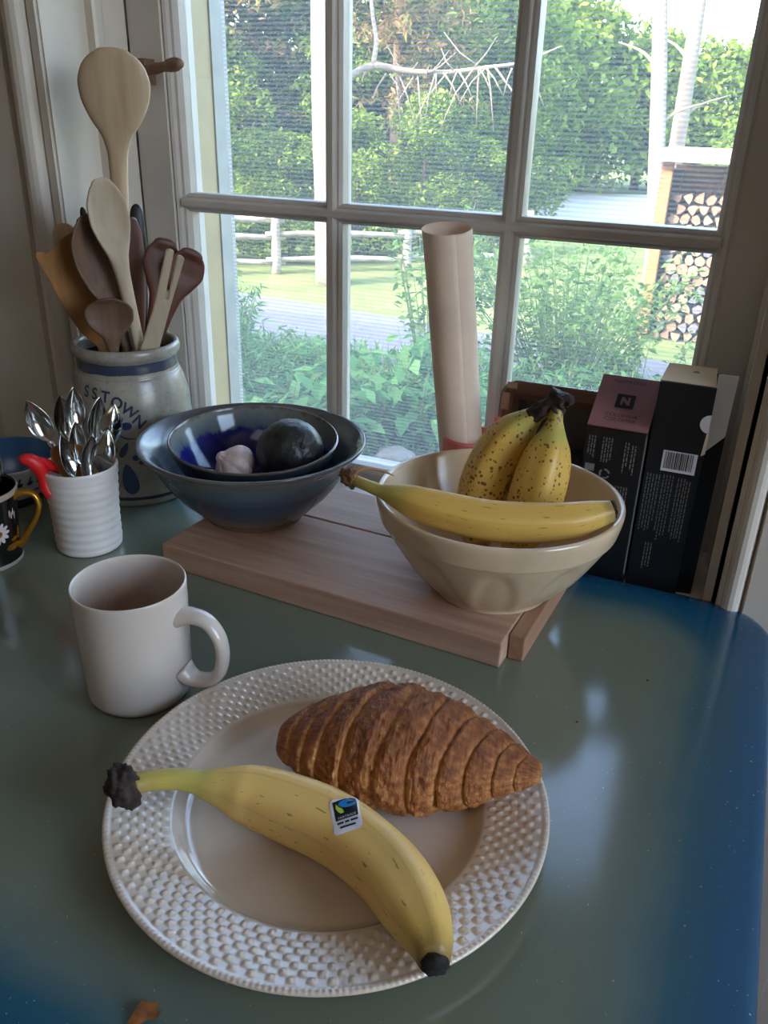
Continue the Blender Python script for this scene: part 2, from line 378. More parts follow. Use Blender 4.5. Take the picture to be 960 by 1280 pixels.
# banana peel: u runs along the fruit, v around it
def banana_mat(name, spots, tint=(238, 194, 114), green=0.6):
    k = M(name); tc = k.n('ShaderNodeTexCoord'); s = k.sep(tc.outputs['UV']); ob = k.coord('Object')
    c = k.ramp(k.math('ADD', s[0], k.math('MULTIPLY', k.math('SUBTRACT', k.noise(ob, 60, 3), 0.5), 0.04)),
               [(0.0, (128, 108, 48)), (0.08, (176, 160, 76)), (0.17, (172, 164, 78)), (0.27, tint), (0.86, tint), (0.95, (206, 168, 84)), (1.0, (120, 92, 48))])
    c = k.mix(k.math('MULTIPLY', k.noise(ob, 24, 3), 0.35), c, (236, 204, 122))
    st = k.n('ShaderNodeMapping'); st.inputs['Scale'].default_value = (16, 46, 1); k.l(tc.outputs['UV'], st.inputs[0])
    scr = k.noise(st.outputs[0], 1.0, 3, 0.6)
    c = k.mix(k.math('MULTIPLY', k.math('GREATER_THAN', scr, 0.665), 0.65), c, (98, 62, 30))
    rl = k.math('LESS_THAN', k.math('ABSOLUTE', k.math('SINE', k.math('MULTIPLY', k.math('ADD', s[1], RIDGE_OFF), 5 * PI))), 0.10)
    c = k.mix(k.math('MULTIPLY', k.math('MULTIPLY', rl, k.noise(ob, 70, 3)), 0.28), c, (160, 116, 58))
    if spots:
        vo = k.n('ShaderNodeTexVoronoi'); vo.inputs['Scale'].default_value = 230; vo.inputs['Randomness'].default_value = 1.0; k.l(ob, vo.inputs['Vector'])
        msk = k.math('MULTIPLY', k.math('LESS_THAN', vo.outputs['Distance'], k.math('MULTIPLY', k.noise(ob, 38, 2), 0.62)), k.math('GREATER_THAN', k.noise(ob, 46, 3), 0.44))
        c = k.mix(k.math('MULTIPLY', msk, 0.85), c, (92, 56, 30))
    return k.done(k.pbsdf(c, 0.42, 0, k.bump(k.noise(ob, 110, 3), 0.08), 0.4, sss=0.0))
peel_clean = banana_mat('ripe banana peel', False)
peel_bowl = banana_mat('yellow banana peel', False, (214, 166, 76))
peel_spot = banana_mat('spotted banana peel', True, (208, 160, 66))
stem_dark = simple('dry black banana stem', (48, 34, 28), 0.8, var=0.4, vscale=160, bump=0.8, bscale=320)
tip_dark = simple('banana blossom end', (30, 24, 22), 0.85, var=0.4, vscale=300)

k = M('baked croissant crust'); tc = k.n('ShaderNodeTexCoord'); s = k.sep(tc.outputs['UV']); ob = k.coord('Object')
at = k.n('ShaderNodeAttribute'); at.attribute_name = 'ridge'
st = k.n('ShaderNodeMapping'); st.inputs['Scale'].default_value = (70, 5, 1); st.inputs['Rotation'].default_value = (0, 0, 0.0); k.l(tc.outputs['UV'], st.inputs[0])
lay = k.noise(st.outputs[0], 1.0, 4, 0.7)
f = k.math('ADD', k.math('MULTIPLY', at.outputs['Fac'], 0.6), k.math('MULTIPLY', k.noise(ob, 120, 5, 0.7), 0.5))
f = k.math('ADD', f, k.math('MULTIPLY', k.math('SUBTRACT', lay, 0.5), 0.7))
c = k.ramp(f, [(0.12, (216, 164, 100)), (0.38, (190, 128, 72)), (0.62, (160, 96, 50)), (0.9, (118, 64, 32))])
hb = k.math('ADD', k.math('MULTIPLY', lay, 0.7), k.noise(ob, 200, 5, 0.7))
crust_mat = k.done(k.pbsdf(c, 0.5, 0, k.bump(hb, 0.9, 0.0022), 0.4))

# ------------------------------------------------------------------ room shell
WX0, WX1 = -0.715, 0.008          # window reveal
WY = 0.745; WYO = 1.05            # wall faces
WZ0, WZ1 = -0.03, 1.32
RX0, RX1, RY0 = -1.9, 1.7, -2.6
g = G(); g.box((RX0 - .1, WY, FLOOR), (WX0, WYO - 0.15, CEIL)); g.box((WX1, WY, FLOOR), (RX1 + .1, WYO - 0.15, CEIL)); g.box((WX0, WY, FLOOR), (WX1, WYO - 0.15, WZ0)); g.box((WX0, WY, WZ1), (WX1, WYO - 0.15, CEIL))
tag(g.build('wall_back', wall_mat), 'painted plaster wall around the window', None, kind='structure')
for nm, lo, hi, mt in (('wall_left', (RX0 - .12, RY0, FLOOR), (RX0, WY, CEIL), wall_mat), ('wall_front', (RX0, RY0 - .12, FLOOR), (RX1, RY0, CEIL), wall_mat),
                       
                       ('ceiling', (RX0 - .12, RY0 - .12, CEIL), (RX1 + .12, WYO - .15, CEIL + .12), ceil_mat), ('floor', (RX0 - .12, RY0 - .12, FLOOR - .1), (RX1 + .12, WY, FLOOR), floor_mat)):
    g = G(); g.box(lo, hi); tag(g.build(nm, mt), kind='structure')
g = G(); g.box((-16, WYO - .149, -1.9), (WX0 - .02, WYO - .05, 3.6)); g.box((WX1 + .02, WYO - .149, -1.9), (7, WYO - .05, 3.6)); g.box((WX0 - .02, WYO - .149, -1.9), (WX1 + .02, WYO - .05, WZ0 - .03)); g.box((WX0 - .02, WYO - .149, WZ1 + .02), (WX1 + .02, WYO - .05, 3.6))
tag(g.build('wall_outer', paint_outer), kind='structure')
g = G(); g.add([(-16, 1.0, 3.6), (7, 1.0, 3.6), (7, -3, 7.4), (-16, -3, 7.4), (-16, 1.0, 3.7), (7, 1.0, 3.7), (7, -3, 7.5), (-16, -3, 7.5)], [(3, 2, 1, 0), (4, 5, 6, 7), (0, 1, 5, 4), (1, 2, 6, 5), (2, 3, 7, 6), (3, 0, 4, 7)])
tag(g.build('roof', simple('grey shingles', (90, 88, 86), 0.9)), kind='structure')  # unseen roof, raised and stretched left like wall_outer to cast the garden shadow

g = G(); g.box((RX1, RY0, FLOOR), (RX1 + .12, -.5, CEIL)); g.box((RX1, .5, FLOOR), (RX1 + .12, WY, CEIL)); g.box((RX1, -.5, FLOOR), (RX1 + .12, .5, .05)); g.box((RX1, -.5, 1.35), (RX1 + .12, .5, CEIL)); tag(g.build('wall_right', wall_mat), kind='structure')  # the opening is invented, cut to seat the side fill light
w2 = thing('fill_opening_frame', 'added white frame round the fill light opening in the right hand wall', None, (RX1, 0, .05), kind='structure')  # made-up frame dressing the side fill light as a window
for lo, hi in (((-.02, -.56, -.06), (.0, -.5, 1.36)), ((-.02, .5, -.06), (.0, .56, 1.36)), ((-.02, -.5, -.06), (.0, .5, .0)), ((-.02, -.5, 1.30), (.0, .5, 1.36))): bevel_box('frame_board', lo, hi, paint_white, w2, .003)
cl_ = thing('fill_light_housing', 'added square housing over the fill light behind the viewer', 'lamp', (.1, -.9, 1.68))  # invented housing that only dresses the overhead fill light
bevel_box('housing', (-.5, -.5, .0), (.5, .5, .0695), paint_white, cl_, .006)
# casing trims (mouldings run vertically; the profile is extruded)
def extrude_profile_z(name, prof, z0, z1, mat, parent=None, kind='structure'):
    n = len(prof); v = [(x, y, z0) for x, y in prof] + [(x, y, z1) for x, y in prof]
    f = [(i, (i + 1) % n, n + (i + 1) % n, n + i) for i in range(n)] + [tuple(range(n - 1, -1, -1)), tuple(range(n, 2 * n))]
    o = link(name, v, f, mat, parent, False)
    bm = bmesh.new(); bm.from_mesh(o.data); bmesh.ops.recalc_face_normals(bm, faces=bm.faces); bm.to_mesh(o.data); bm.free()
    if kind: o['kind'] = kind
    return o
def arc(cx, cy, r, a0, a1, n=6): return [(cx + r * math.cos(math.radians(a0 + (a1 - a0) * i / n)), cy + r * math.sin(math.radians(a0 + (a1 - a0) * i / n))) for i in range(n + 1)]
# left casing: flat board, groove, rounded bead at the reveal
L = WX0
prof = [(L - .14, WY), (L - .14, WY - .016), (L - .047, WY - .016), (L - .044, WY - .009), (L - .040, WY - .009)] + arc(L - .026, WY - .010, .013, 200, 340) + [(L - .012, WY - .006), (L - .010, WY - .010), (L, WY - .010), (L, WY)]
extrude_profile_z('trim_1', prof, FLOOR, WZ1 + .1, paint_white)
R_ = WX1
prof = [(R_ + .012, WY), (R_ + .012, WY - .012)] + arc(R_ + .024, WY - .013, .008, 180, 340) + [(R_ + .034, WY - .008), (R_ + .036, WY - .016), (R_ + .15, WY - .016), (R_ + .15, WY)]
extrude_profile_z('trim_2', prof, FLOOR, WZ1 + .1, paint_white)
# reveal linings with stops
extrude_profile_z('trim_3', [(L, WY - .006), (L + .002, WY - .006), (L + .002, .805), (L + .012, .805), (L + .014, .808), (L + .014, .818), (L + .012, .821), (L + .012, .857), (L, .857)], WZ0, WZ1, paint_white)
extrude_profile_z('trim_4', [(R_ + .012, WY), (R_ + .012, .857), (R_ - .004, .857), (R_ - .004, .825), (R_ + .004, .822), (R_ + .004, .80), (R_ + .008, .797), (R_ + .008, WY)], WZ0, WZ1, paint_white)
# inner sill (stool), outer jambs and sill
g = G(); g.box((WX0 - .03, WY + .0015, -.045), (WX1 + .03, .858, -.012)); tag(g.build('trim_5', paint_white), kind='structure')
g = G(); g.box((L - .002, .901, -.06), (L + .013, .971, WZ1)); g.box((R_ - .0, .901, WZ0), (R_ + .03, .971, WZ1)); g.box((L, .901, WZ1 - .02), (R_, 1.0, WZ1 + .02)); tag(g.build('trim_6', paint_outer), kind='structure')
g = G(); g.box((L - .002, .971, -.06), (L + .015, 1.012, WZ1)); g.box((R_, .971, WZ0), (R_ + .03, 1.012, WZ1)); tag(g.build('trim_7', paint_jamb), kind='structure')
g = G(); g.add([(L - .02, .902, -.03), (R_ + .02, .902, -.03), (R_ + .02, .945, -.04), (L - .02, .945, -.04), (L - .02, .902, -.004), (R_ + .02, .902, -.004), (R_ + .02, .945, -.014), (L - .02, .945, -.014)], [(3, 2, 1, 0), (4, 5, 6, 7), (0, 1, 5, 4), (1, 2, 6, 5), (2, 3, 7, 6), (3, 0, 4, 7)])
tag(g.build('trim_8', paint_outer), kind='structure')

# window sash: stiles, rails, muntins, panes, turn button, insect screen
win = thing('window_1', 'white painted casement window of small panes above the table', None, (0, 0, 0), kind='structure')
SY = 0.86
GX = [-0.643, -0.460, -0.440, -0.2563, -0.2363, -0.0475]       # glass edges
GZ = [0.004, 0.2895, 0.3105, 0.596, 0.617, 0.9025, 0.9235, 1.25]
def stile_prof(x0, x1, side):
    # side: +1 moulding on the +x edge, -1 on the -x edge
    a, b = (x0, x1) if side > 0 else (x1, x0); s = side
    return [(a, SY + .038), (a, SY), (b - s * .016, SY), (b - s * .0145, SY + .0025), (b - s * .012, SY + .001), (b - s * .009, SY + .003), (b - s * .007, SY + .007), (b - s * .004, SY + .008), (b, SY + .014), (b, SY + .038)]
extrude_profile_z('stile', stile_prof(-0.7025, GX[0], 1), -.028, 1.31, paint_sash, win, None)
extrude_profile_z('stile', stile_prof(GX[5], R_ - .0035, -1), -.028, 1.31, paint_sash, win, None)
def muntin_prof(c):
    h = .0105
    return [(c - h, SY + .034), (c - h, SY + .013), (c - .0075, SY + .009), (c - .0055, SY + .009), (c - .0045, SY + .004), (c - .003, SY + .002), (c + .003, SY + .002), (c + .0045, SY + .004), (c + .0055, SY + .009), (c + .0075, SY + .009), (c + h, SY + .013), (c + h, SY + .034)]
for c in (-0.450, -0.2463): extrude_profile_z('muntin', muntin_prof(c), GZ[0] - .001, GZ[-1] + .001, paint_sash, win, None)
def extrude_x(name, prof, x0, x1, mat, parent):
    n = len(prof); v = [(x0, y, z) for z, y in prof] + [(x1, y, z) for z, y in prof]
    f = [(i, (i + 1) % n, n + (i + 1) % n, n + i) for i in range(n)] + [tuple(range(n - 1, -1, -1)), tuple(range(n, 2 * n))]
    o = link(name, v, f, mat, parent, False); bm = bmesh.new(); bm.from_mesh(o.data); bmesh.ops.recalc_face_normals(bm, faces=bm.faces); bm.to_mesh(o.data); bm.free(); return o
for c in (0.300, 0.6065, 0.913): extrude_x('muntin', [(z, y - .0004) for z, y in muntin_prof(c)], GX[0] - .006, GX[5] + .006, paint_sash, win)
extrude_x('rail', [(GZ[0], SY + .034), (GZ[0], SY + .013), (GZ[0] - .006, SY + .004), (-.028, SY), (-.028, SY + .034)], GX[0] - .001, GX[5] + .001, paint_sash, win)
extrude_x('rail', [(1.25, SY + .034), (1.25, SY + .013), (1.256, SY), (1.31, SY), (1.31, SY + .034)], GX[0] - .001, GX[5] + .001, paint_sash, win)
for i in range(3):
    for j in range(4):
        g = G(); g.box((GX[2 * i] - .004, SY + .0255, GZ[2 * j] - .003), (GX[2 * i + 1] + .004, SY + .0275, GZ[2 * j + 1] + .003)); g.build('pane', glass_mat, win)
lt = G(); lt.box((-.012, -.012, -.013), (.010, .008, .013)); lo_ = lt.build('latch', w_latch, win, loc=(-0.680, .853, 0.437))
v, f, uv = sweep_mesh([(0, -.006, 0), (.014, -.010, .0015), (.028, -.0140, .003), (.042, -.018, .0045), (.056, -.022, .006), (.066, -.025, .007), (.070, -.0265, .007)], [.0055, .0062, .0050, .0062, .0052, .0050, .0068, .0072, .0045], 14, 30)
link('latch_handle', v, f, w_latch, lo_, True, uvs=uv)
g = G(); g.box((L + .013, 1.013, -.095), (L + .017, 1.0465, WZ1)); g.box((R_ - .018, 1.013, -.095), (R_ + .002, 1.0465, WZ1)); g.box((L + .013, 1.013, 1.28), (R_, 1.0465, WZ1)); g.box((L + .017, 1.03, -.095), (R_ - .018, 1.0465, -.075))
g.build('screen_frame', paint_outer, win)
g = G(); g.box((L + .015, 1.038, -.080), (R_ - .016, 1.0384, 1.29)); g.build('insect_screen', screen_mat, win)

# ------------------------------------------------------------------ table
def rounded_rect(x0, x1, y0, y1, r, n=8):
    p = []
    for cx_, cy_, a in ((x1 - r, y1 - r, 0), (x0 + r, y1 - r, 90), (x0 + r, y0 + r, 180), (x1 - r, y0 + r, 270)): p += arc(cx_, cy_, r, a, a + 90, n)
    return p
tb = thing('kitchen_table', 'enamel top kitchen table, sage green centre fading to blue edges, under the window', 'table')
rings = [(0.0, -.026), (0.0, -.010), (.0012, -.0065), (.0035, -.0042), (.008, -.0026), (.014, -.0015), (.020, -.0006), (.026, -.0001), (.030, 0.0)]
v = []; f = []; N_ = None
for ins, z in rings:
    rr = rounded_rect(TX0 + ins, TX1 - ins, TY0 + ins, TY1 - ins, TR - ins); N_ = len(rr); v += [(x, y, z) for x, y in rr]
for j in range(len(rings) - 1):
    for i in range(N_): f.append((j * N_ + i, j * N_ + (i + 1) % N_, (j + 1) * N_ + (i + 1) % N_, (j + 1) * N_ + i))
f.append(tuple((len(rings) - 1) * N_ + i for i in range(N_))); f.append(tuple(range(N_ - 1, -1, -1)))
tt = link('table_top', v, f, table_mat, tb, True); tt.data.polygons[len(f) - 2].use_smooth = False
g = G(); a = .05
g.box((TX0 + a, TY0 + a, -.12), (TX1 - a, TY0 + a + .02, -.0245)); g.box((TX0 + a, TY1 - a - .02, -.12), (TX1 - a, TY1 - a, -.0245)); g.box((TX0 + a, TY0 + a + .02, -.12), (TX0 + a + .02, TY1 - a - .02, -.0245)); g.box((TX1 - a - .02, TY0 + a + .02, -.12), (TX1 - a, TY1 - a - .02, -.0245))
g.build('apron', table_wood, tb)
for lx in (TX0 + .045, TX1 - .09):
    for ly in (TY0 + .045, TY1 - .09): bevel_box('leg', (lx, ly, FLOOR + .0005), (lx + .045, ly + .045, -.0245), table_wood, tb, .003)

# ------------------------------------------------------------------ plate, banana, croissant
PC = (-0.184, 0.3505)
pl = thing('dinner_plate', 'large cream white dinner plate with basket weave rim holding a croissant', 'plate', (*PC, 0))
def plate_mesh():
    prof = [(0.0, .0035), (.03, .0035), (.06, .0036), (.082, .0040), (.089, .0052), (.0935, .0090), (.096, .0118), (.0975, .0126)]
    prof = smooth_profile(prof, 5)
    rim = [(.0975 + (.1315 - .0975) * i / 54, .0126 + .0062 * i / 54) for i in range(1, 55)]
    edge = [(.1325, .0192), (.1345, .0199), (.1360, .0192), (.1362, .0180), (.1350, .0165), (.132, .0148), (.110, .0085), (.098, .006), (.09, .0008), (.086, .0), (.083, .0002), (.08, .0012), (.04, .0012), (0.0, .0012)]
    P = prof + rim + edge; seg = 1120; N = 80
    a = np.arange(seg) * 2 * PI / seg
    V = []
    for r, z in P:
        zz = np.full(seg, z)
        if .0990 < r < .1305 and z > .0126:
            q = (r - .0990) / (.1305 - .0990) * 7; row = math.floor(q); fr_ = q - row
            w = np.sin(N * a / 1.0 + (PI if row % 2 else 0)); wv = np.clip(w, 0, 1) ** 1.3 * math.sin(PI * fr_) ** 0.6
            zz = zz + 0.00115 * wv
        if .1330 < r < .1362 and z > .0185: zz = zz + 0.00028 * np.sin(a * 260)
        V.append(np.c_[r * np.cos(a), r * np.sin(a), zz])
    V = np.concatenate(V); n = len(P); I = np.arange(seg); K = (I + 1) % seg
    F = np.concatenate([np.c_[j * seg + I, j * seg + K, (j + 1) * seg + K, (j + 1) * seg + I] for j in range(n - 1)])
    return V, F
V, F = plate_mesh(); link('plate_body', V, F, plate_mat, pl, True)

def banana(parent, pts, rad, mat, up, n=72, nseg=40, ridge=0.085, phase=0.0, off=(0, 0, 0)):
    pts = [tuple(np.array(p) - np.array(off)) for p in pts]
    def shape(t, th):
        fade = min(1, max(0, (t - .12) / .12)) * min(1, (1 - t) / .05 + .4)
        return 1 + ridge * fade * (0.55 * math.cos(5 * (th + phase)) - 0.25 * abs(math.sin(2.5 * (th + phase))))
    v, f, uv = sweep_mesh(pts, rad, nseg, n, shape=shape, up=up)
    return link('peel', v, f, mat, parent, True, uvs=uv), v, n, nseg

def rough_blob(name, c, size, mat, parent, seed=0, amp=.25, sub=3, axis=None):
    bm = bmesh.new(); bmesh.ops.create_icosphere(bm, subdivisions=sub, radius=1)
    for v in bm.verts:
        d = 1 + amp * noise.noise(Vector(v.co) * 2.2 + Vector((seed * 3.1, 0, 0))) + amp * .5 * noise.noise(Vector(v.co) * 6 + Vector((0, seed, 0)))
        v.co = Vector((v.co.x * size[0], v.co.y * size[1], v.co.z * size[2])) * d
    if axis is not None:
        q = Vector(axis).to_track_quat('Z', 'Y')
        for v in bm.verts: v.co = q @ v.co
    for v in bm.verts: v.co += Vector(c)
    me = bpy.data.meshes.new(name); bm.to_mesh(me); bm.free(); me.materials.append(mat)
    me.polygons.foreach_set('use_smooth', [True] * len(me.polygons))
    o = bpy.data.objects.new(name, me); COL.objects.link(o); o.parent = parent; return o

bp = [(-0.2765, 0.2784, 0.045), (-0.2702, 0.2866, 0.044), (-0.256, 0.2973, 0.042), (-0.2403, 0.3044, 0.038), (-0.2252, 0.3110, 0.034), (-0.2041, 0.3160, 0.0305), (-0.1624, 0.3155, 0.029), (-0.1268, 0.3033, 0.0295), (-0.1015, 0.2842, 0.0325), (-0.0854, 0.2667, 0.0355), (-0.0785, 0.2560, 0.0362)]
bz = bp[6]
ban = thing('banana', 'whole yellow banana with a white sticker lying across the plate', 'banana', (bz[0], bz[1], 0.012))
off = (bz[0], bz[1], 0.012)
pe, pv, pn, pm = banana(ban, bp, [.0060, .0061, .0063, .0072, .0112, .0160, .0182, .0193, .0199, .0202, .0202, .0201, .0199, .0196, .0190, .0179, .0157, .0120, .0080], peel_clean, (0, 0, 1), phase=.35, off=off)
rough_blob('stem_end', tuple(np.array((-0.2800, 0.2765, 0.0445)) - np.array(off)), (.0100, .0155, .0095), stem_dark, ban, 3, .32, 4, (.55, .75, .2))
rough_blob('blossom_tip', tuple(np.array((-0.0776, 0.2545, 0.0360)) - np.array(off)), (.0068, .0068, .0032), tip_dark, ban, 5, .3, 3, (.45, -.85, .05))
# sticker: a patch lying on the peel, drawn in (a, b) millimetre space
PV = np.array(pv[:pn * pm]).reshape(pn, pm, 3)
def peel_point(t, th, lift):
    x = t * (pn - 1); i = int(min(max(x, 0), pn - 2)); fx = x - i; y = (th / (2 * PI) * pm) % pm; j = int(y); fy = y - j; k2 = (j + 1) % pm
    p = (PV[i, j] * (1 - fx) + PV[i + 1, j] * fx) * (1 - fy) + (PV[i, k2] * (1 - fx) + PV[i + 1, k2] * fx) * fy
    cen = PV[i].mean(0) * (1 - fx) + PV[i + 1].mean(0) * fx; d = (p - cen) / np.linalg.norm(p - cen); return p + d * lift
BL = 0.232; BR = 0.0187
ST0, STH, SROT = 0.590, 0.14, math.radians(128)
def stick_map(a, b, lift):
    a = -a
    da = a * math.cos(SROT) - b * math.sin(SROT); db = a * math.sin(SROT) + b * math.cos(SROT)
    return peel_point(ST0 + da / BL, STH + db / BR, lift)
def stick_grid(x0, x1, y0, y1, lift, corner=0.0, n=14):
    v = []; f = []
    for i in range(n + 1):
        for j in range(n + 1):
            a = x0 + (x1 - x0) * i / n; b = y0 + (y1 - y0) * j / n
            if corner:
                mx_, my_ = (x0 + x1) / 2, (y0 + y1) / 2; hx_, hy_ = (x1 - x0) / 2 - corner, (y1 - y0) / 2 - corner
                ex, ey = max(abs(a - mx_) - hx_, 0), max(abs(b - my_) - hy_, 0); e = math.hypot(ex, ey)
                if e > corner:
                    a = mx_ + math.copysign(hx_ + ex / e * corner, a - mx_); b = my_ + math.copysign(hy_ + ey / e * corner, b - my_)
            v.append(stick_map(a, b, lift))
    for i in range(n):
        for j in range(n): f.append((i * (n + 1) + j, (i + 1) * (n + 1) + j, (i + 1) * (n + 1) + j + 1, i * (n + 1) + j + 1))
    return v, f
sw = .0082; sh = .0112
v, f = stick_grid(-sw, sw, -sh, sh, .0004, .0028); stk = link('sticker', v, f, box_white, ban, True)
tag(stk, 'white fruit sticker with a black, blue and green emblem')
em_black = simple('emblem black', (22, 24, 26), 0.35); em_blue = simple('emblem blue', (24, 128, 196), 0.35); em_green = simple('emblem green', (190, 214, 80), 0.35)
EM = G()
v, f = stick_grid(-.0065, .0062, -.0030, .0092, .0006, 0, 10); EM.add(v, f, 0)
def patch(pts, lift, mi):
    c0 = np.mean(pts, 0); EM.add([stick_map(*c0, lift)] + [stick_map(a, b, lift) for a, b in pts], [(0, i + 1, (i + 1) % len(pts) + 1) for i in range(len(pts))], mi)
patch([(-.0012 + .0046 * math.cos(t) + .0022, .0058 + .0024 * math.sin(t) - .0008 * math.cos(t)) for t in np.linspace(0, 2 * PI, 22)[:-1]], .0008, 1)
patch([(.0030 + .0022 * math.cos(t), .0058 + .0009 * math.sin(t)) for t in np.linspace(0, 2 * PI, 14)[:-1]], .0009, 0)
patch([(-.0048, .0075), (-.0036, .0052), (-.0018, .0034), (-.0012, .0010), (-.0030, .0008), (-.0046, .0026), (-.0054, .0050)], .0008, 2)
tv, tf = text_geo('FAIRTRADE', .0020)
EM.add([stick_map(a, b - .0018, .0008) for a, b, _ in tv], tf, 3)
for yy, spans in ((-.0050, [(-.0058, -.0022), (-.0014, .0010), (.0018, .0058)]), (-.0078, [(-.0044, .0044)])):
    for x0, x1 in spans:
        v, f = stick_grid(x0, x1, yy - .0006, yy + .0006, .0007, 0, 4); EM.add(v, f, 0)
EM.build('emblem', em_black, stk, True, mats=[em_black, em_blue, em_green, box_white])

# croissant
def croissant():
    c0 = np.array((-0.2265, 0.3660)); c1 = np.array((-0.0640, 0.4010))
    cr = thing('croissant', 'golden brown flaky croissant lying on the plate behind the banana', 'croissant', ((c0[0] + c1[0]) / 2, (c0[1] + c1[1]) / 2, .004))
    ax = np.array((*(c1 - c0), 0)); Lh = np.linalg.norm(ax); ax /= Lh; sd = np.array((-ax[1], ax[0], 0)); up = np.array((0, 0, 1.0))
    n, ms = 300, 200; V = []; ridge = []
    edges = [0.0, .085, .165, .235, .345, .50, .615, .715, .80, .88, .945, 1.0]
    for i in range(n):
        t = i / (n - 1)
        for j in range(ms):
            th = 2 * PI * j / ms
            u = t - .085 * math.cos(th) * math.sin(PI * t) ** .6 + .02 * math.sin(th) * math.sin(PI * t) + .012 * noise.noise(Vector((math.cos(th) * 1.5, math.sin(th) * 1.5, t * 6)))
            u = min(max(u, 0), .99999)
            k_ = max(q for q in range(len(edges) - 1) if edges[q] <= u); fr_ = (u - edges[k_]) / (edges[k_ + 1] - edges[k_])
            w0 = math.sin(PI * min(max(.030 + .935 * t, 0), 1)) ** (.50 + .22 * t) * (1.0 - .20 * (t - .42))
            w0 = w0 * (.88 + .12 * math.cos((t - .45) * 5))
            mid = .5
            st_ = fr_ if u < .45 else 1 - fr_                        # each wrap steps up towards the middle
            em_ = abs(2 * fr_ - 1) ** 2; bulge = .085 * (1 - (2 * fr_ - 1) ** 4) + .070 * (st_ - .5) + .016 * em_ * (((fr_ + .1 * noise.noise(Vector((t * 9, math.cos(th) * 3, math.sin(th) * 3)))) * 7) % 1 - .5)
            a = th
            ry = .0430 * w0 * (1 + bulge); rz = .0335 * w0 * (1 + bulge)
            d = 1 + .05 * noise.noise(Vector((t * 10, math.cos(th) * 2, math.sin(th) * 2))) + .026 * noise.noise(Vector((t * 30, math.cos(th) * 7, math.sin(th) * 7))) + .024 * noise.noise(Vector((t * 62, math.cos(th) * 15, math.sin(th) * 15))) + .014 * noise.noise(Vector((t * 130, math.cos(th) * 32, math.sin(th) * 32)))
            y = ry * math.cos(a) * d; z = rz * math.sin(a) * d
            lift = .0300 + .003 * max(0, t - .75) * 8
            zz = z + lift
            zz = max(zz, .0012 + .016 * max(0, t - .80) / .2)                                                # sits on the plate
            bow = -.010 * (2 * t - 1) ** 2 + .007
            P = np.array((*((c0 + (c1 - c0) * t)), 0)) + sd * (y + bow) + up * zz
            V.append(P - np.array(((c0[0] + c1[0]) / 2, (c0[1] + c1[1]) / 2, 0)))
            top = max(0, math.sin(a)) ; ridge.append(min(1, max(0, (.15 + .60 * (1 - (2 * fr_ - 1) ** 2) + .30 * (top - .4) + .5 * noise.noise(Vector((t * 40, math.cos(th) * 10, math.sin(th) * 10)))))))
    F = []; uv = []
    for i in range(n - 1):
        for j in range(ms):
            q = (j + 1) % ms; F.append((i * ms + j, i * ms + q, (i + 1) * ms + q, (i + 1) * ms + j))
            uv += [(i / n, j / ms), (i / n, (j + 1) / ms), ((i + 1) / n, (j + 1) / ms), ((i + 1) / n, j / ms)]
    F.append(tuple(range(ms - 1, -1, -1))); uv += [(0, 0)] * ms; F.append(tuple((n - 1) * ms + i for i in range(ms))); uv += [(1, 0)] * ms
    o = link('crust', V, F, crust_mat, cr, True, uvs=uv)
    at_ = o.data.attributes.new('ridge', 'FLOAT', 'POINT'); at_.data.foreach_set('value', ridge)
    return cr
croissant()

# ------------------------------------------------------------------ mug
mg = thing('coffee_mug', 'empty white mug with a coffee film inside, beside the plate', 'mug', (-.370, .397, 0))
prof = [(0, .001), (.030, .001), (.0345, .0015), (.0375, .005), (.0385, .012), (.0398, .05), (.0405, .085), (.0407, .0935), (.0400, .0955), (.0390, .0948), (.0384, .090), (.0376, .05), (.0362, .014), (.033, .0085), (.02, .0072), (0, .0070)]
lathe_obj('mug_body', prof, mug_mat, mg, 96, 5, rmod=lambda a, r, z, j: (.00025 * math.sin(22 * a + 240 * z) * math.sin(22 * a - 240 * z) if r > .037 and .012 < z < .085 else 0))
h = [(.036, 0, .0725), (.048, 0, .0760), (.0605, 0, .0735), (.0690, 0, .062), (.0710, 0, .047), (.0670, 0, .031), (.057, 0, .0225), (.045, 0, .0215), (.037, 0, .0285)]
an = math.radians(8); hh = [(x * math.cos(an), x * math.sin(an), z) for x, _, z in h]
tube_obj('handle', hh, [.0085, .0062, .0055, .0054, .0054, .0055, .0056, .0062, .0085], mug_mat, mg, 18, 48, up=(-math.sin(an), math.cos(an), 0), flat=lambda t: (1.25, .85))
lathe_obj('coffee_dregs', [(0, .0078), (.02, .0078), (.0325, .0084)], coffee_mat, mg, 48, 3)

# ------------------------------------------------------------------ cutting board
cb = thing('cutting_board', 'thick worn maple cutting board of two planks under both bowls', 'cutting board', (-.4745, .5600, 0), math.atan2(-.0475, 1))
TH = .0245; BLn = .3435
bevel_box('plank', (0, 0, .0003), (BLn, .1205, TH), board_mat, cb, .0012)
bevel_box('plank', (0, .1225, .0003), (BLn, .2005, TH), board_mat, cb, .0012)
bevel_box('end_strip', (BLn + .0008, .017, .0003), (BLn + .0140, .2005, TH - .001), board_mat2, cb, .0010)

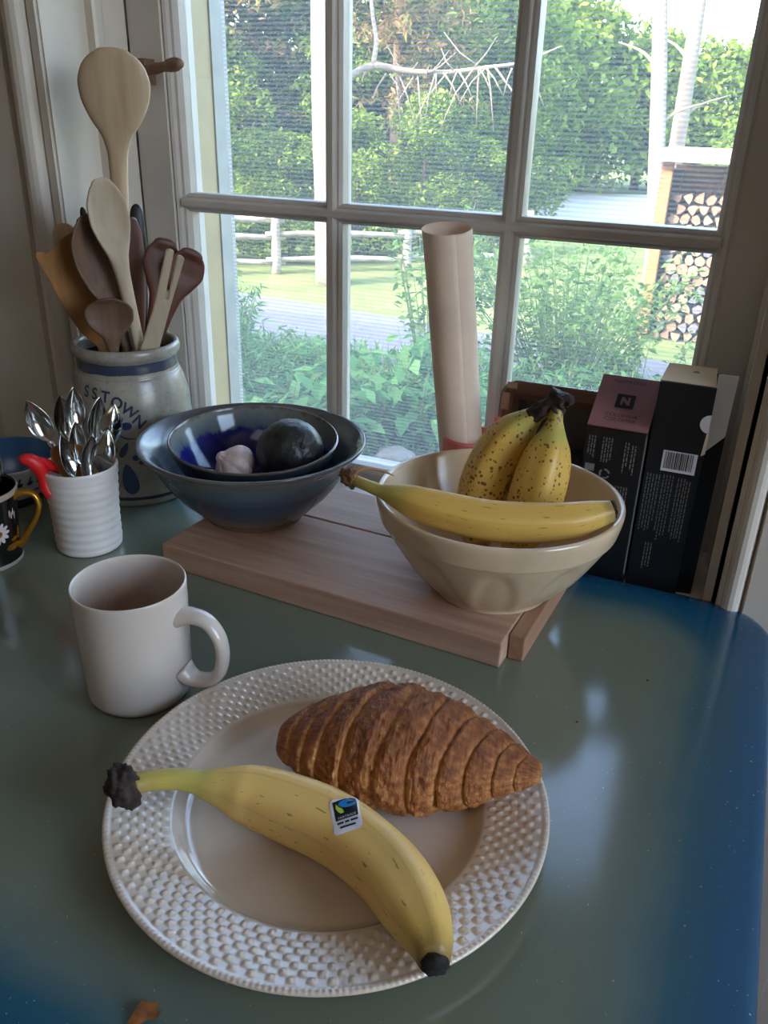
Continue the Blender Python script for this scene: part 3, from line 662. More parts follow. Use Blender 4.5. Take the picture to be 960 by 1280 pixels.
# ------------------------------------------------------------------ stoneware bowls, avocado, garlic
BC = (-.432, .660); BZ = .0247
bb = thing('mixing_bowl', 'wide grey blue stoneware bowl with flared rim, outer of two nested', 'bowl', (*BC, BZ))
prof = [(0, .003), (.040, .003), (.043, .0002), (.049, .0002), (.0505, .003), (.060, .012), (.078, .030), (.092, .050), (.1005, .066), (.108, .0745), (.1125, .079), (.1130, .0812), (.1115, .0822), (.1060, .0795), (.097, .070), (.088, .052), (.073, .032), (.055, .016), (.035, .009), (0, .0078)]
lathe_obj('bowl_body', prof, bigbowl_mat, bb, 110, 5, rmod=lambda a, r, z, j: .0003 * math.sin(z * 700) * (j < 45))
sb = thing('small_bowl', 'smaller cobalt blue glazed bowl nested inside the wide bowl', 'bowl', (-.429, .658, BZ + .0278))
sb.rotation_euler = Matrix.Rotation(math.radians(3.6), 3, Vector((.835, .55, 0))).to_euler()
prof_o = [(0, .001), (.036, .0006), (.0385, .0015), (.050, .008), (.064, .020), (.074, .034), (.0805, .0475), (.0832, .0550), (.0836, .0570), (.0825, .0580)]
prof_i = [(.0825, .0580), (.0812, .0572), (.0785, .0490), (.071, .034), (.060, .020), (.045, .0105), (.03, .0068), (0, .006)]
lathe_obj('bowl_outside', prof_o, smallbowl_out, sb, 110, 5)
lathe_obj('bowl_inside', prof_i, smallbowl_in, sb, 110, 5)

av = thing('avocado', 'dark rough skinned avocado in the small blue bowl', 'avocado', (-.3965, .6700, BZ + .0268 + .0115)); av.scale = (1.1, 1.1, 1.1)
v, f = lathe(smooth_profile([(0, -.029), (.012, -.0272), (.022, -.020), (.0285, -.006), (.0292, .008), (.026, .020), (.019, .0295), (.010, .0345), (.003, .036), (0, .0361)], 5), 56)
rot = Matrix.Rotation(math.radians(62), 3, Vector((.6, .8, 0)).normalized()); out = []
for p in v:
    q = Vector(p); d = 1 + .02 * noise.noise(q * 260) + .012 * noise.noise(q * 520); q = rot @ (q * d); out.append(q + Vector((0, 0, .0285)))
skin = link('skin', out, f, avocado_mat, av, True)
rough_blob('stem_scar', tuple(rot @ Vector((0, 0, .0362)) + Vector((0, 0, .0285))), (.003, .003, .0015), stem_dark, av, 2, .2, 2, tuple(rot @ Vector((0, 0, 1))))
ga = thing('garlic_bulb', 'pinkish white garlic bulb beside the avocado in the small blue bowl', 'garlic', (-.4450, .6440, BZ + .0268 + .0080))
v, f = lathe(smooth_profile([(0, 0), (.012, .0005), (.020, .006), (.0232, .014), (.020, .023), (.013, .0285), (.0075, .0315), (.005, .0345), (.003, .0360), (0, .0362)], 5), 72, rmod=lambda a, r, z, j: -.10 * r * (1 - abs(math.sin(4.5 * a)) ** .8) + .012 * r * math.sin(23 * a))
rot2 = Matrix.Rotation(math.radians(48), 3, Vector((.55, -.6, 0)).normalized())
out = [rot2 @ (Vector(p) - Vector((0, 0, .016))) + Vector((0, 0, .0205)) for p in v]
link('bulb', out, f, garlic_mat, ga, True)

# ------------------------------------------------------------------ yellow ware bowl with bananas
YC = (-.167, .628)
yb = thing('fruit_bowl', 'cream yellow ware mixing bowl full of bananas on the board', 'bowl', (*YC, TH + .0004))
prof = [(0, .003), (.040, .003), (.044, .0002), (.0505, .0002), (.052, .003), (.062, .012), (.077, .030), (.0895, .050), (.0975, .0645), (.0990, .0672), (.1004, .0682), (.1014, .0710), (.1038, .0820), (.1040, .0880), (.1022, .0898), (.0992, .0885), (.0965, .080), (.0905, .063), (.080, .043), (.066, .024), (.048, .011), (.03, .0075), (0, .007)]
def arches(a, r, z, j):
    if j > 55 or z > .066 or z < .004: return 0
    w = abs(math.sin(5 * a)); e = w - max(0, 1 - (z / .066) ** 2) ** .5 * .95
    return .0013 * (math.tanh(e * 9) - 1) * min(1, (.066 - z) / .010) * min(1, z / .01)
lathe_obj('bowl_body', prof, yellow_mat, yb, 160, 5, rmod=arches)

p1 = [(-0.2713, 0.5619, 0.1305), (-0.2499, 0.5579, 0.1285), (-0.2281, 0.5564, 0.1265), (-0.1946, 0.5590, 0.1215), (-0.1524, 0.5690, 0.1170), (-0.1066, 0.590, 0.1175), (-0.0845, 0.6070, 0.1205), (-0.0720, 0.6150, 0.1240)]
o1 = (p1[4][0], p1[4][1], .10)
b1 = thing('banana', 'yellow banana laid level across the rim of the cream bowl', 'banana', o1)
banana(b1, p1, [.0046, .0048, .0056, .0095, .0128, .0143, .0151, .0155, .0158, .0159, .0159, .0157, .0154, .0148, .0136, .0114, .0082], peel_bowl, (0, 0, 1), phase=.1, off=o1)
d1 = np.array(p1[0]) - np.array(o1)
rough_blob('stem_end', tuple(d1 + np.array((-.0045, .001, .001))), (.0060, .0075, .0100), simple('dried tan banana stem', (120, 88, 56), .8, var=.35, vscale=140, bump=.6, bscale=300), b1, 8, .4, 4, (-1, .2, .3))
rough_blob('blossom_tip', tuple(np.array((-.0712, .6155, .1242)) - np.array(o1)), (.0070, .0070, .0032), tip_dark, b1, 9, .3, 3, (1, .6, .1))
# strip of dried peel hanging from the torn stem, behind the rim
v, f, uv = sweep_mesh([tuple(d1 + np.array(q)) for q in ((-.004, .003, .004), (.002, .014, .006), (.014, .022, .003), (.024, .026, -.001))], [.0024, .0022, .0016, .0008], 8, 16, flat=lambda t: (.5, 1.6)); link('torn_fibre', v, f, w_tan, b1, True)

o2 = (-.165, .64, .0330)
b2 = thing('banana_bunch', 'two speckled bananas joined at a black stem standing in the cream bowl', 'bananas', o2)
pA = [(-0.1400, 0.668, 0.1820), (-0.1560, 0.668, 0.1700), (-0.1730, 0.665, 0.1470), (-0.1850, 0.656, 0.1160), (-0.1885, 0.645, 0.0860), (-0.1850, 0.636, 0.0660), (-0.1780, 0.628, 0.0560)]
pB = [(-0.1345, 0.665, 0.1830), (-0.1345, 0.660, 0.1640), (-0.1365, 0.650, 0.1380), (-0.1400, 0.640, 0.1080), (-0.1450, 0.632, 0.0840), (-0.1490, 0.626, 0.0700), (-0.1530, 0.620, 0.0600)]
RB = [.0052, .0066, .0112, .0168, .0203, .0220, .0228, .0230, .0226, .0216, .0200, .0172, .0125, .0070]
for pp, ph in ((pA, .2), (pB, .9)): banana(b2, pp, RB, peel_spot, (.66, -.75, 0), phase=ph, off=o2)
bst = G()
v, f, uv = sweep_mesh([tuple(np.array(q) - np.array(o2)) for q in ((-.1555, .666, .1725), (-.1455, .667, .1812), (-.1370, .667, .1885), (-.1330, .667, .1960))], [.0068, .0072, .0070, .0080], 16, 22, shape=lambda t, th: 1 + .18 * math.sin(3 * th + 9 * t) + .1 * math.sin(7 * th - 15 * t)); bst.add(v, f)
v, f, uv = sweep_mesh([tuple(np.array(q) - np.array(o2)) for q in ((-.1335, .664, .1790), (-.1335, .666, .1860), (-.1290, .666, .1915), (-.1225, .664, .1918))], [.0050, .0066, .0062, .0040], 16, 22, shape=lambda t, th: 1 + .2 * math.sin(3 * th + 11 * t)); bst.add(v, f)
bst.build('crown', stem_dark, b2, True)

# ------------------------------------------------------------------ stoneware crock with wooden utensils
CC = (-.618, .704)
ck = thing('stoneware_crock', 'grey salt glazed crock with cobalt lettering holding wooden utensils', 'crock', (*CC, 0))
prof = [(0, .002), (.052, .002), (.056, .0003), (.0595, .0008), (.0612, .006), (.0635, .03), (.0655, .06), (.0652, .09), (.0625, .115), (.0590, .132), (.0562, .1405), (.0552, .1415), (.0548, .1430), (.0540, .1440), (.0535, .150), (.0530, .158), (.0545, .1602), (.0568, .1635), (.0572, .168), (.0562, .1715), (.0535, .1730), (.0508, .1715), (.0495, .166), (.0490, .155), (.053, .13), (.059, .10), (.0595, .06), (.057, .02), (.05, .010), (0, .009)]
lathe_obj('crock_body', prof, crock_mat, ck, 110, 4)
def crock_r(z): return float(np.interp(z, [0, .03, .06, .09, .115, .132, .1405], [.0606, .0635, .0655, .0652, .0625, .0590, .0562]))
def wrap(v, ang, z0, lift=.0004, rot=0.0):
    out = []
    for a, b, *_ in v:
        a, b = a * math.cos(rot) - b * math.sin(rot), a * math.sin(rot) + b * math.cos(rot)
        z = z0 + b; r = crock_r(z) + lift; th = math.radians(ang) + a / .065; out.append((r * math.cos(th), r * math.sin(th), z))
    return out
lg = G()
for ch, ang, z, rot in (('S', -97, .1295, .0), ('S', -86.5, .1285, -.05), ('T', -74.5, .1262, -.12), ('O', -63.5, .1205, -.32), ('W', -52.5, .1120, -.62), ('N', -44.5, .1000, -.85)):
    v, f = text_geo(ch, .0165, .0004); lg.add(wrap(v, ang, z, .0005, rot), f)
lg.build('lettering', ink_mat, ck)
def blob_pts(rx, ry, n=20, drop=0): return [(rx * math.cos(t) * (1 - drop * math.sin(t)), ry * math.sin(t)) for t in np.linspace(0, 2 * PI, n + 1)[:-1]]
for ang, z, rx, ry, rot, drop in ((-63, .1035, .0048, .0046, 0, 0), (-56.5, .0965, .0060, .0042, .1, 0), (-70, .1000, .0040, .0050, 0, 0), (-51, .0605, .0034, .0034, 0, 0), (-46.5, .0545, .0024, .0022, 0, 0), (-60.5, .0700, .0034, .0095, -.5, .3), (-58.5, .0350, .0085, .0185, .10, .35), (-76, .046, .009, .019, -.1, .35), (-72, .075, .0034, .010, .5, .3)):
    pts = blob_pts(rx, ry, 22, drop); v = [(0, 0)] + [(0.5 * a, .5 * b) for a, b in pts] + pts; n = len(pts)
    f = [(0, 1 + i, 1 + (i + 1) % n) for i in range(n)] + [(1 + i, 1 + n + i, 1 + n + (i + 1) % n, 1 + (i + 1) % n) for i in range(n)]
    link('painted_petal', wrap(v, ang, z, .0005, rot), f, cobalt, ck, True)
stem_v = []; stem_f = []
for i in range(17):
    t = i / 16; a = -66 + 17 * t; z = .0885 - .004 * math.sin(PI * t) - .006 * t * t
    for s_ in (-1, 1): stem_v += wrap([(0, s_ * (.0013 - .0008 * t))], a, z, .0005)
for i in range(16): stem_f.append((2 * i, 2 * i + 2, 2 * i + 3, 2 * i + 1))
link('painted_stalk', stem_v, stem_f, cobalt, ck, True)

# utensils: coordinates (a along s, z up, d towards the viewer) about the crock axis
NV = Vector((.66, -.75, 0)).normalized(); SV = Vector((-NV.y, NV.x, 0))
CK3 = Vector((*CC, 0))
def cp(a, z, d=0.0, base=None): return CK3 + SV * a + Vector((0, 0, z)) + NV * d
def spoon(name, label, base, mouth, tip, stations, mat, dish=0.0, turn=0.0, cat='spoon', group=None, nring=60, part=None, part_mat=None, ns=28):
    """Straight handle from base to tip; stations = (t, half width, half thickness, dish depth)."""
    A = np.array(base); Bp = np.array(tip); ax = Bp - A; Lg = np.linalg.norm(ax); ax /= Lg
    nrm = np.array(NV) * math.cos(turn) + np.array(SV) * math.sin(turn); nrm = nrm - (nrm @ ax) * ax; nrm /= np.linalg.norm(nrm); sd = np.cross(nrm, ax)
    ts = np.array([s[0] for s in stations]); T_ = np.unique(np.r_[np.linspace(0, 1, nring), 1 - (np.linspace(0, 1, 14) ** 2) * .08])
    # smooth interpolation
    SL = {}
    for k_ in (1, 2, 3):
        yv = np.array([q[k_] for q in stations], float); d_ = np.diff(yv) / np.diff(ts); mm = np.zeros(len(ts)); mm[1:-1] = np.where(d_[:-1] * d_[1:] > 0, 2 * d_[:-1] * d_[1:] / (d_[:-1] + d_[1:] + 1e-12), 0); mm[-1] = d_[-1] * 1.2; SL[k_] = (yv, mm)
    def ip(k_, t):
        i = int(np.clip(np.searchsorted(ts, t) - 1, 0, len(ts) - 2)); hh_ = ts[i + 1] - ts[i]; q = (t - ts[i]) / hh_; yv, mm = SL[k_]
        if stations[i + 1][0] >= .999: return yv[i] * math.sqrt(max(0, 1 - q * q)) + 1e-5
        return (2 * q ** 3 - 3 * q * q + 1) * yv[i] + (q ** 3 - 2 * q * q + q) * hh_ * mm[i] + (-2 * q ** 3 + 3 * q * q) * yv[i + 1] + (q ** 3 - q * q) * hh_ * mm[i + 1]
    v = []; f = []
    for t in T_:
        w, h_, dp = ip(1, t), ip(2, t), ip(3, t)
        for j in range(ns):
            th = 2 * PI * j / ns; c, s_ = math.cos(th), math.sin(th)
            x = w * math.copysign(abs(c) ** .8, c); y = h_ * math.copysign(abs(s_) ** .8, s_)
            if dp: y += (-dp * (1 - (c * c)) if s_ > 0 else -dp * .55 * (1 - c * c))
            v.append(A + ax * Lg * t + sd * x + nrm * y)
    n = len(T_)
    for i in range(n - 1):
        for j in range(ns): q = (j + 1) % ns; f.append((i * ns + j, i * ns + q, (i + 1) * ns + q, (i + 1) * ns + j))
    f.append(tuple(range(ns - 1, -1, -1))); f.append(tuple((n - 1) * ns + j for j in range(ns)))
    org = Vector(base); th_ = thing(name, label, cat, tuple(org), 0, group)
    link(part or 'wooden_body', [Vector(p) - org for p in v], f, mat, th_, True)
    return th_
GU = None
def line(mouth, head, zb=.02):
    """Extend head->mouth line down to height zb."""
    m_, h_ = np.array(cp(*mouth)), np.array(cp(*head)); t = (m_[2] - zb) / (h_[2] - m_[2]); t = min(t, 1.2); return m_ - (h_ - m_) * t
# tall spoon: back of the head towards the room
b_ = line((.0030, .172, -.022), (.0160, .420, -.022)); spoon('wooden_spoon', 'tallest pale wooden spoon, broad round head high above the crock', b_, None, cp(.0175, .453, -.024),
      [(0, .006, .005, 0), (.60, .0078, .0058, 0), (.77, .0098, .0065, 0), (.81, .0140, .0070, 0), (.855, .0265, .0080, 0), (.895, .0340, .0085, 0), (.925, .0358, .0085, 0), (.955, .0325, .008, 0), (.976, .0262, .007, 0), (.991, .0165, .006, 0), (1, .0, .0, 0)], w_pale, turn=-.28, nring=110)
b_ = line((.0140, .172, .030), (-.002, .305, .026)); spoon('wooden_spoon', 'light wooden spoon with hollowed oval bowl in front of the tall spoon', b_, None, cp(-.0070, .338, .022),
      [(0, .0055, .0045, 0), (.50, .0062, .0050, 0), (.70, .0075, .0052, 0), (.76, .0100, .0055, .001), (.815, .0160, .0058, .006), (.875, .0205, .0058, .0095), (.92, .0200, .0055, .0090), (.96, .0155, .005, .006), (.985, .0100, .004, .003), (1, 0, 0, 0)], w_white, turn=.35, nring=110)
b_ = line((.0020, .172, .016), (-.0180, .285, .014)); spoon('wooden_spoon', 'large brown wooden spoon with deep oval bowl left of the light spoon', b_, None, cp(-.0240, .3035, .013),
      [(0, .006, .005, 0), (.45, .006, .005, 0), (.60, .0085, .005, 0), (.67, .0135, .0055, .002), (.75, .0215, .006, .009), (.84, .0262, .006, .013), (.90, .0245, .006, .012), (.95, .0185, .0055, .008), (.98, .0118, .0045, .004), (1, 0, 0, 0)], w_brown, turn=.3, nring=110)
b_ = line((-.0130, .165, .0415), (-.0130, .200, .0435)); spoon('wooden_spoon', 'short brown wooden spoon resting at the front of the crock rim', b_ , None, cp(-.0130, .2265, .046),
      [(0, .005, .004, 0), (.45, .0055, .004, 0), (.60, .0090, .0045, .000), (.71, .0190, .005, .005), (.80, .0236, .005, .008), (.87, .0240, .005, .008), (.93, .0205, .005, .007), (.97, .0145, .0045, .004), (.99, .0085, .004, .002), (1, 0, 0, 0)], w_brown, turn=.0, nring=110)
b_ = line((.0180, .172, -.006), (.0240, .270, -.010)); spoon('wooden_spatula', 'narrow dark wooden spatula with pale edge behind the light spoon', b_, None, cp(.0200, .298, -.012),
      [(0, .005, .003, 0), (.45, .006, .003, 0), (.65, .0120, .0028, 0), (.82, .0138, .0026, 0), (.93, .0115, .0024, 0), (.98, .0065, .002, 0), (1, 0, 0, 0)], w_dark, turn=.7, cat='spatula')
for lab, mo, he, tp, w in (('dark cherry wooden spoon with round head leaning right, nearer the tall spoon', (.024, .172, -.006), (.046, .255, -.014), (.0530, .2760, -.016), .0200),
                       ('dark cherry wooden spoon with round head leaning furthest right over the crock', (.034, .172, .004), (.066, .240, .002), (.0800, .2660, .000), .0205)):
    b_ = line(mo, he, .04); spoon('wooden_spoon', lab, b_, None, cp(*tp), [(0, .0045, .004, 0), (.58, .0048, .004, 0), (.70, .0068, .004, 0), (.79, w * .72, .0042, .001), (.87, w, .0042, .003), (.93, w * .88, .004, .003), (.97, w * .6, .004, .001), (1, 0, 0, 0)], w_dark, turn=.15, nring=90)
b_ = line((.018, .172, -.030), (.0240, .280, -.034)); spoon('knife_handle', 'black handled kitchen tool upright at the back of the crock', b_, None, cp(.0262, .3085, -.036), [(0, .004, .003, 0), (.4, .005, .004, 0), (.6, .0085, .006, 0), (.85, .0092, .006, 0), (.96, .0068, .005, 0), (1, 0, 0, 0)], black_plastic, cat='kitchen tool', part='handle')
b_ = line((-.010, .172, -.036), (-.026, .290, -.040)); spoon('knife_handle', 'black tool handle tip peeking out behind the large brown spoon', b_, None, cp(-.0290, .3050, -.041), [(0, .004, .003, 0), (.4, .005, .004, 0), (.85, .0055, .005, 0), (.96, .004, .004, 0), (1, 0, 0, 0)], black_plastic, cat='kitchen tool', part='handle')
b_ = line((-.018, .172, -.024), (-.046, .270, -.028)); spoon('wooden_spoon', 'pale wooden spoon with rounded end behind the tan spatula', b_, None, cp(-.0515, .2900, -.030), [(0, .005, .004, 0), (.5, .005, .004, 0), (.7, .012, .004, 0), (.85, .0175, .004, 0), (.95, .013, .004, 0), (1, 0, 0, 0)], w_pale, turn=-.2)
# tan spatula: broad blade with a worn, curled top edge
def flat_tool(name, label, cat, outline, th, d, mat, group=None, part='wooden_body', tilt=0.0, bevel=.0008):
    ca = sum(p[0] for p in outline) / len(outline); za = min(p[1] for p in outline)
    org = cp(ca, za, d); t_ = thing(name, label, cat, tuple(org)); w_ = Vector((0, 0, 1)) * math.cos(tilt) + NV * math.sin(tilt)
    extrude_poly(part, [(a - ca, z - za) for a, z in outline], th, (0, 0, 0), SV, w_, mat, t_, bevel); return t_
sp_ = flat_tool('wooden_spatula', 'tan wooden spatula with broad blade and worn curled top edge', 'spatula',
          [(-.012, .070), (-.004, .070), (-.0100, .120), (-.0160, .172), (-.0200, .230), (-.0250, .287), (-.0330, .2880), (-.0440, .2820), (-.0520, .2770), (-.0600, .2700), (-.0690, .2630), (-.0765, .2660), (-.0790, .2610), (-.0740, .2480), (-.0660, .2280), (-.0560, .2020), (-.0440, .1800), (-.0300, .165), (-.0190, .120)], .005, -.008, w_tan)
fk = flat_tool('wooden_fork', 'pale square ended wooden fork with slotted tines at the front right', 'fork',
          [(.000, .100), (.012, .100), (.0319, .1683), (.0480, .2150), (.0660, .2640), (.0628, .2668), (.0592, .2672), (.0458, .2230), (.0432, .2238), (.0562, .2716), (.0522, .2736), (.0485, .2730), (.0310, .2150), (.0140, .1717)], .0055, .034, w_white, tilt=.06)

# ------------------------------------------------------------------ ribbed white cup with flatware
RCp = (-.568, .563)
rc = thing('ribbed_cup', 'white ribbed stoneware cup packed with silver flatware', 'cup', (*RCp, 0))
prof = [(0, .002), (.024, .002), (.027, .0003), (.0305, .0010), (.0318, .005), (.0320, .020), (.0325, .040), (.0338, .060), (.0355, .080), (.0362, .0862), (.0354, .0874), (.0340, .0862), (.0318, .06), (.030, .03), (.028, .008), (.02, .005), (0, .005)]
PR = smooth_profile(prof, 9)
lathe_obj('cup_body', PR, rib_mat, rc, 84, 0, rmod=lambda a, r, z, j: (0.00045 * math.sin(z * 2 * PI / .0086 + .6 * math.sin(a)) if r > .030 and j < 92 and .006 < z < .08 else 0))
NC = Vector((.71, -.70, 0)).normalized(); SCv = Vector((-NC.y, NC.x, 0)); RC3 = Vector((*RCp, 0))
def cup_p(a, z, d=0.0): return RC3 + SCv * a + Vector((0, 0, z)) + NC * d
def flat_spoon(label, foot, tip, facing, headw=.0115, kind='spoon', base_loc=None):
    """Teaspoon standing handle down: slim handle, hollow oval bowl."""
    A = np.array(foot); Bp = np.array(tip); ax = Bp - A; Lg = np.linalg.norm(ax); ax /= Lg
    nrm = np.array(facing, float); nrm = nrm - (nrm @ ax) * ax; nrm /= np.linalg.norm(nrm); sd = np.cross(nrm, ax)
    t_ = thing('teaspoon', label, 'spoon', tuple(foot), 0, None)
    # handle
    h0 = 1 - .046 / Lg
    v, f, _ = sweep_mesh([tuple(ax * Lg * q) for q in (0, h0 * .5, h0 * .95, h0 + .02)], [.0040, .0026, .0022, .0026], 10, 14, up=tuple(nrm), flat=lambda t: (.4, 1.0)); link('handle', v, f, silver, t_, True)
    v = []; f = []; n1, n2 = 14, 12
    for side in (0, 1):
        for i in range(n1 + 1):
            q = i / n1; w = headw * (math.sin(PI * q ** .82)) ** .75 if 0 < q < 1 else 0.0002
            for j in range(n2 + 1):
                x = -1 + 2 * j / n2
                dep = -.0062 * math.sin(PI * min(max(q, .0), 1)) ** .8 * (1 - x * x) - side * .0008
                v.append(ax * (Lg - .044 + .044 * q) + sd * (w * x) + nrm * dep)
    m1 = (n1 + 1) * (n2 + 1)
    for side in (0, 1):
        for i in range(n1):
            for j in range(n2):
                a0 = side * m1 + i * (n2 + 1) + j; qd = (a0, a0 + 1, a0 + n2 + 2, a0 + n2 + 1); f.append(qd if side == 0 else qd[::-1])
    for i in range(n1):
        for j in (0, n2): a0 = i * (n2 + 1) + j; f.append((a0, a0 + n2 + 1, a0 + n2 + 1 + m1, a0 + m1))
    link('spoon_bowl', v, f, silver, t_, True); return t_
spn = [('silver teaspoon leaning far left out of the ribbed cup', (.012, .012, 0), (-.0370, .1560, .004), (.6, -.75, .3), .0105),
       ('silver spoon rising highest, at the back of the ribbed cup', (-.004, .012, -.010), (.0050, .1600, -.014), (.9, -.3, .1), .0115),
       ('silver spoon at the back left of the ribbed cup, narrow on edge', (.0, .012, -.014), (-.0080, .1520, -.018), (.2, -.2, .1), .0100),
       ('silver spoon at the back right of the ribbed cup with a tall bright bowl', (-.004, .012, -.006), (.0275, .1495, -.010), (.95, -.2, .2), .0100),
       ('silver spoon with smooth back standing at the right rim of the cup', (.000, .012, .002), (.0390, .1440, -.002), (-.8, .5, .2), .0120),
       ('silver spoon at the front left of the ribbed cup, bowl turned sideways', (.006, .012, .012), (-.0120, .1240, .016), (.9, .1, .2), .0100),
       ('silver spoon at the front middle of the ribbed cup catching the light', (.004, .012, .010), (.0020, .1345, .010), (.5, -.1, .5), .0105),
       ('silver spoon second from the right at the front of the ribbed cup', (-.002, .012, .012), (.0150, .1210, .016), (.85, -.3, .3), .0100),
       ('silver spoon at the front right of the ribbed cup with round shining back', (.000, .012, .010), (.0300, .1240, .012), (-.5, .9, .2), .0115)]
for lab, ft, tp, fc, hw in spn: tag(flat_spoon(lab, cup_p(*ft), cup_p(*tp), fc, hw), group='flatware in the ribbed cup')
tp_ = thing('wooden_stick', 'yellowish brown wooden paddle end inside the ribbed cup', 'paddle', tuple(cup_p(-.006, .012, .004)))
extrude_poly('wooden_body', [(-.004, 0), (.004, 0), (.006, .060), (.012, .072), (.011, .096), (-.004, .102), (-.018, .094), (-.018, .080), (-.006, .060)], .003, (0, 0, 0), SCv, (0, 0, 1), w_tan, tp_, .0006)
rd = thing('red_clip', 'bright red rubber clip straddling the rim of the ribbed cup', 'clip', tuple(cup_p(-.036, .09, .010)))
o_ = Vector(cup_p(-.036, .09, .010))
rdm = G()
v, f, _ = sweep_mesh([tuple(Vector(cup_p(*q)) - o_) for q in ((-.0500, .103, .016), (-.0440, .104, .016), (-.0370, .0970, .014), (-.0330, .0850, .012), (-.0325, .0740, .013), (-.0290, .0640, .016))], [.0042, .0066, .0074, .0064, .0058, .0056, .0048], 14, 26); rdm.add(v, f)
v, f, _ = sweep_mesh([tuple(Vector(cup_p(*q)) - o_) for q in ((-.0430, .101, .014), (-.0330, .0965, .010), (-.0250, .0900, .004), (-.0180, .083, .000))], [.0060, .0060, .0050, .0035], 14, 18); rdm.add(v, f)
rdm.build('rubber_body', red_mat, rd, True)

# ------------------------------------------------------------------ black floral cup, blue bowl
BCp = (-.635, .494)
bc = thing('floral_cup', 'black cup with white daisy and gold handle at the left edge', 'cup', (*BCp, 0))
lathe_obj('cup_body', [(0, .002), (.026, .002), (.029, .0003), (.0335, .0010), (.0330, .004), (.0335, .02), (.0355, .05), (.0378, .070), (.0384, .0740), (.0378, .0752), (.0366, .0742), (.0345, .05), (.032, .02), (.028, .006), (0, .005)], black_mat, bc, 84, 5)
lathe_obj('rim_band', [(.0379, .0700), (.0386, .0725), (.0389, .0745), (.0381, .0757), (.0368, .0752), (.0365, .0725)], simple('worn beige rim', (176, 156, 138), .35), bc, 84, 3)
lathe_obj('foot_band', [(.0334, .0004), (.0339, .0012), (.0336, .0045)], simple('pale foot ring', (168, 156, 146), .4), bc, 84, 3)
ha = math.radians(30)
hp = [(.034, .066), (.044, .0705), (.054, .0685), (.0575, .058), (.0530, .044), (.0440, .030), (.0375, .0200), (.0335, .0150)]
tube_obj('handle', [(r_ * math.cos(ha), r_ * math.sin(ha), z) for r_, z in hp], [.0040, .0030, .0027, .0026, .0026, .0028, .0032, .0038], gold_mat, bc, 12, 36, flat=lambda t: (1, 1.4))
def wrapc(v, ang, z0, lift=.0004):
    out = []
    for a, b, *_ in v:
        z = z0 + b; r_ = float(np.interp(z, [0, .02, .05, .07], [.0331, .0335, .0355, .0378])) + lift; th = math.radians(ang) + a / .035; out.append((r_ * math.cos(th), r_ * math.sin(th), z))
    return out
for i in range(11):
    t = 2 * PI * i / 11; pts = [(.0066 * math.cos(t) + .0048 * math.cos(q) * math.cos(t) - .0020 * math.sin(q) * math.sin(t), .0066 * math.sin(t) + .0048 * math.cos(q) * math.sin(t) + .0020 * math.sin(q) * math.cos(t)) for q in np.linspace(0, 2 * PI, 11)[:-1]]
    link('painted_petal', wrapc(pts, -14, .038, .0004 + .00005 * (i % 2)), [tuple(range(10))], petal_mat, bc, True)
link('painted_centre', wrapc(blob_pts(.0032, .0032, 14), -14, .038, .0007), [tuple(range(14))], gold_mat, bc, True)
for ang, z, rx, ry in ((10, .0200, .0095, .0034), (27, .0300, .0030, .0068), (14, .0270, .005, .002)):
    link('painted_leaf', wrapc(blob_pts(rx, ry, 14), ang, z, .0005), [tuple(range(14))], gold_mat, bc, True)
for i, (ang, z) in enumerate(((12, .052), (16, .055), (20, .050), (8, .0545))):
    link('painted_sprig', wrapc(blob_pts(.0007, .0042, 10), ang, z, .0005), [tuple(range(10))], petal_mat, bc, True)
NB = Vector((.79, -.61, 0)).normalized(); SB = Vector((-NB.y, NB.x, 0)); B3 = Vector((*BCp, 0))
def bcp(a, z, d=0.0): return B3 + SB * a + Vector((0, 0, z)) + NB * d
for lab, ft, tp, fc, hw in (('silver spoon at the right of the black floral cup, tip toward the red clip', (-.004, .01, 0), (.0260, .1120, .004), (.8, -.3, .2), .0095),
                            ('silver spoon in the middle of the black floral cup', (.004, .01, .004), (.0100, .1150, .006), (.9, -.3, .1), .0095),
                            ('silver spoon at the back of the black floral cup', (-.002, .01, -.006), (.0060, .1180, -.012), (.3, -.9, .1), .0095),
                            ('silver spoon low at the front of the black floral cup beside its rim', (-.006, .01, .008), (.0240, .0960, .016), (.6, .6, .2), .0095)):
    tag(flat_spoon(lab, bcp(*ft), bcp(*tp), fc, hw), group='flatware in the black cup')
bl = thing('blue_bowl', 'white bowl with blue inside and blue brush marks behind the black cup', 'bowl', (-.727, .610, 0))
lathe_obj('bowl_outside', [(0, .002), (.030, .002), (.034, .0003), (.037, .001), (.039, .006), (.050, .026), (.0575, .044), (.0592, .0495), (.0585, .0508)], whiteglaze, bl, 72, 4)
lathe_obj('bowl_inside', [(.0585, .0508), (.0572, .0500), (.0555, .044), (.048, .026), (.036, .010), (.02, .006), (0, .0055)], blueglaze, bl, 72, 4)
lathe_obj('foot_ring', [(.0345, .0002), (.0380, .0008), (.0398, .0060), (.0420, .0105), (.0435, .0125)], ink_mat, bl, 72, 3)
for i in range(14):
    a0 = math.radians(-75 + i * 12)
    for zz, w_, hgt in ((.033, .0030, .0022), (.0385, .0010, .0030), (.0215, .0034, .0012)):
        r_ = float(np.interp(zz, [.006, .026, .044], [.039, .050, .0575])) + .0005
        v = []
        for s1, s2 in ((-1, -1), (1, -1), (1, 1), (-1, 1)):
            z2 = zz + s2 * hgt; r2 = float(np.interp(z2, [.006, .026, .044], [.039, .050, .0575])) + .0006; th = a0 + s1 * w_ / r2 + s2 * .01; v.append((r2 * math.cos(th), r2 * math.sin(th), z2))
        link('brush_mark', v, [(0, 1, 2, 3)], bluestroke, bl, False)

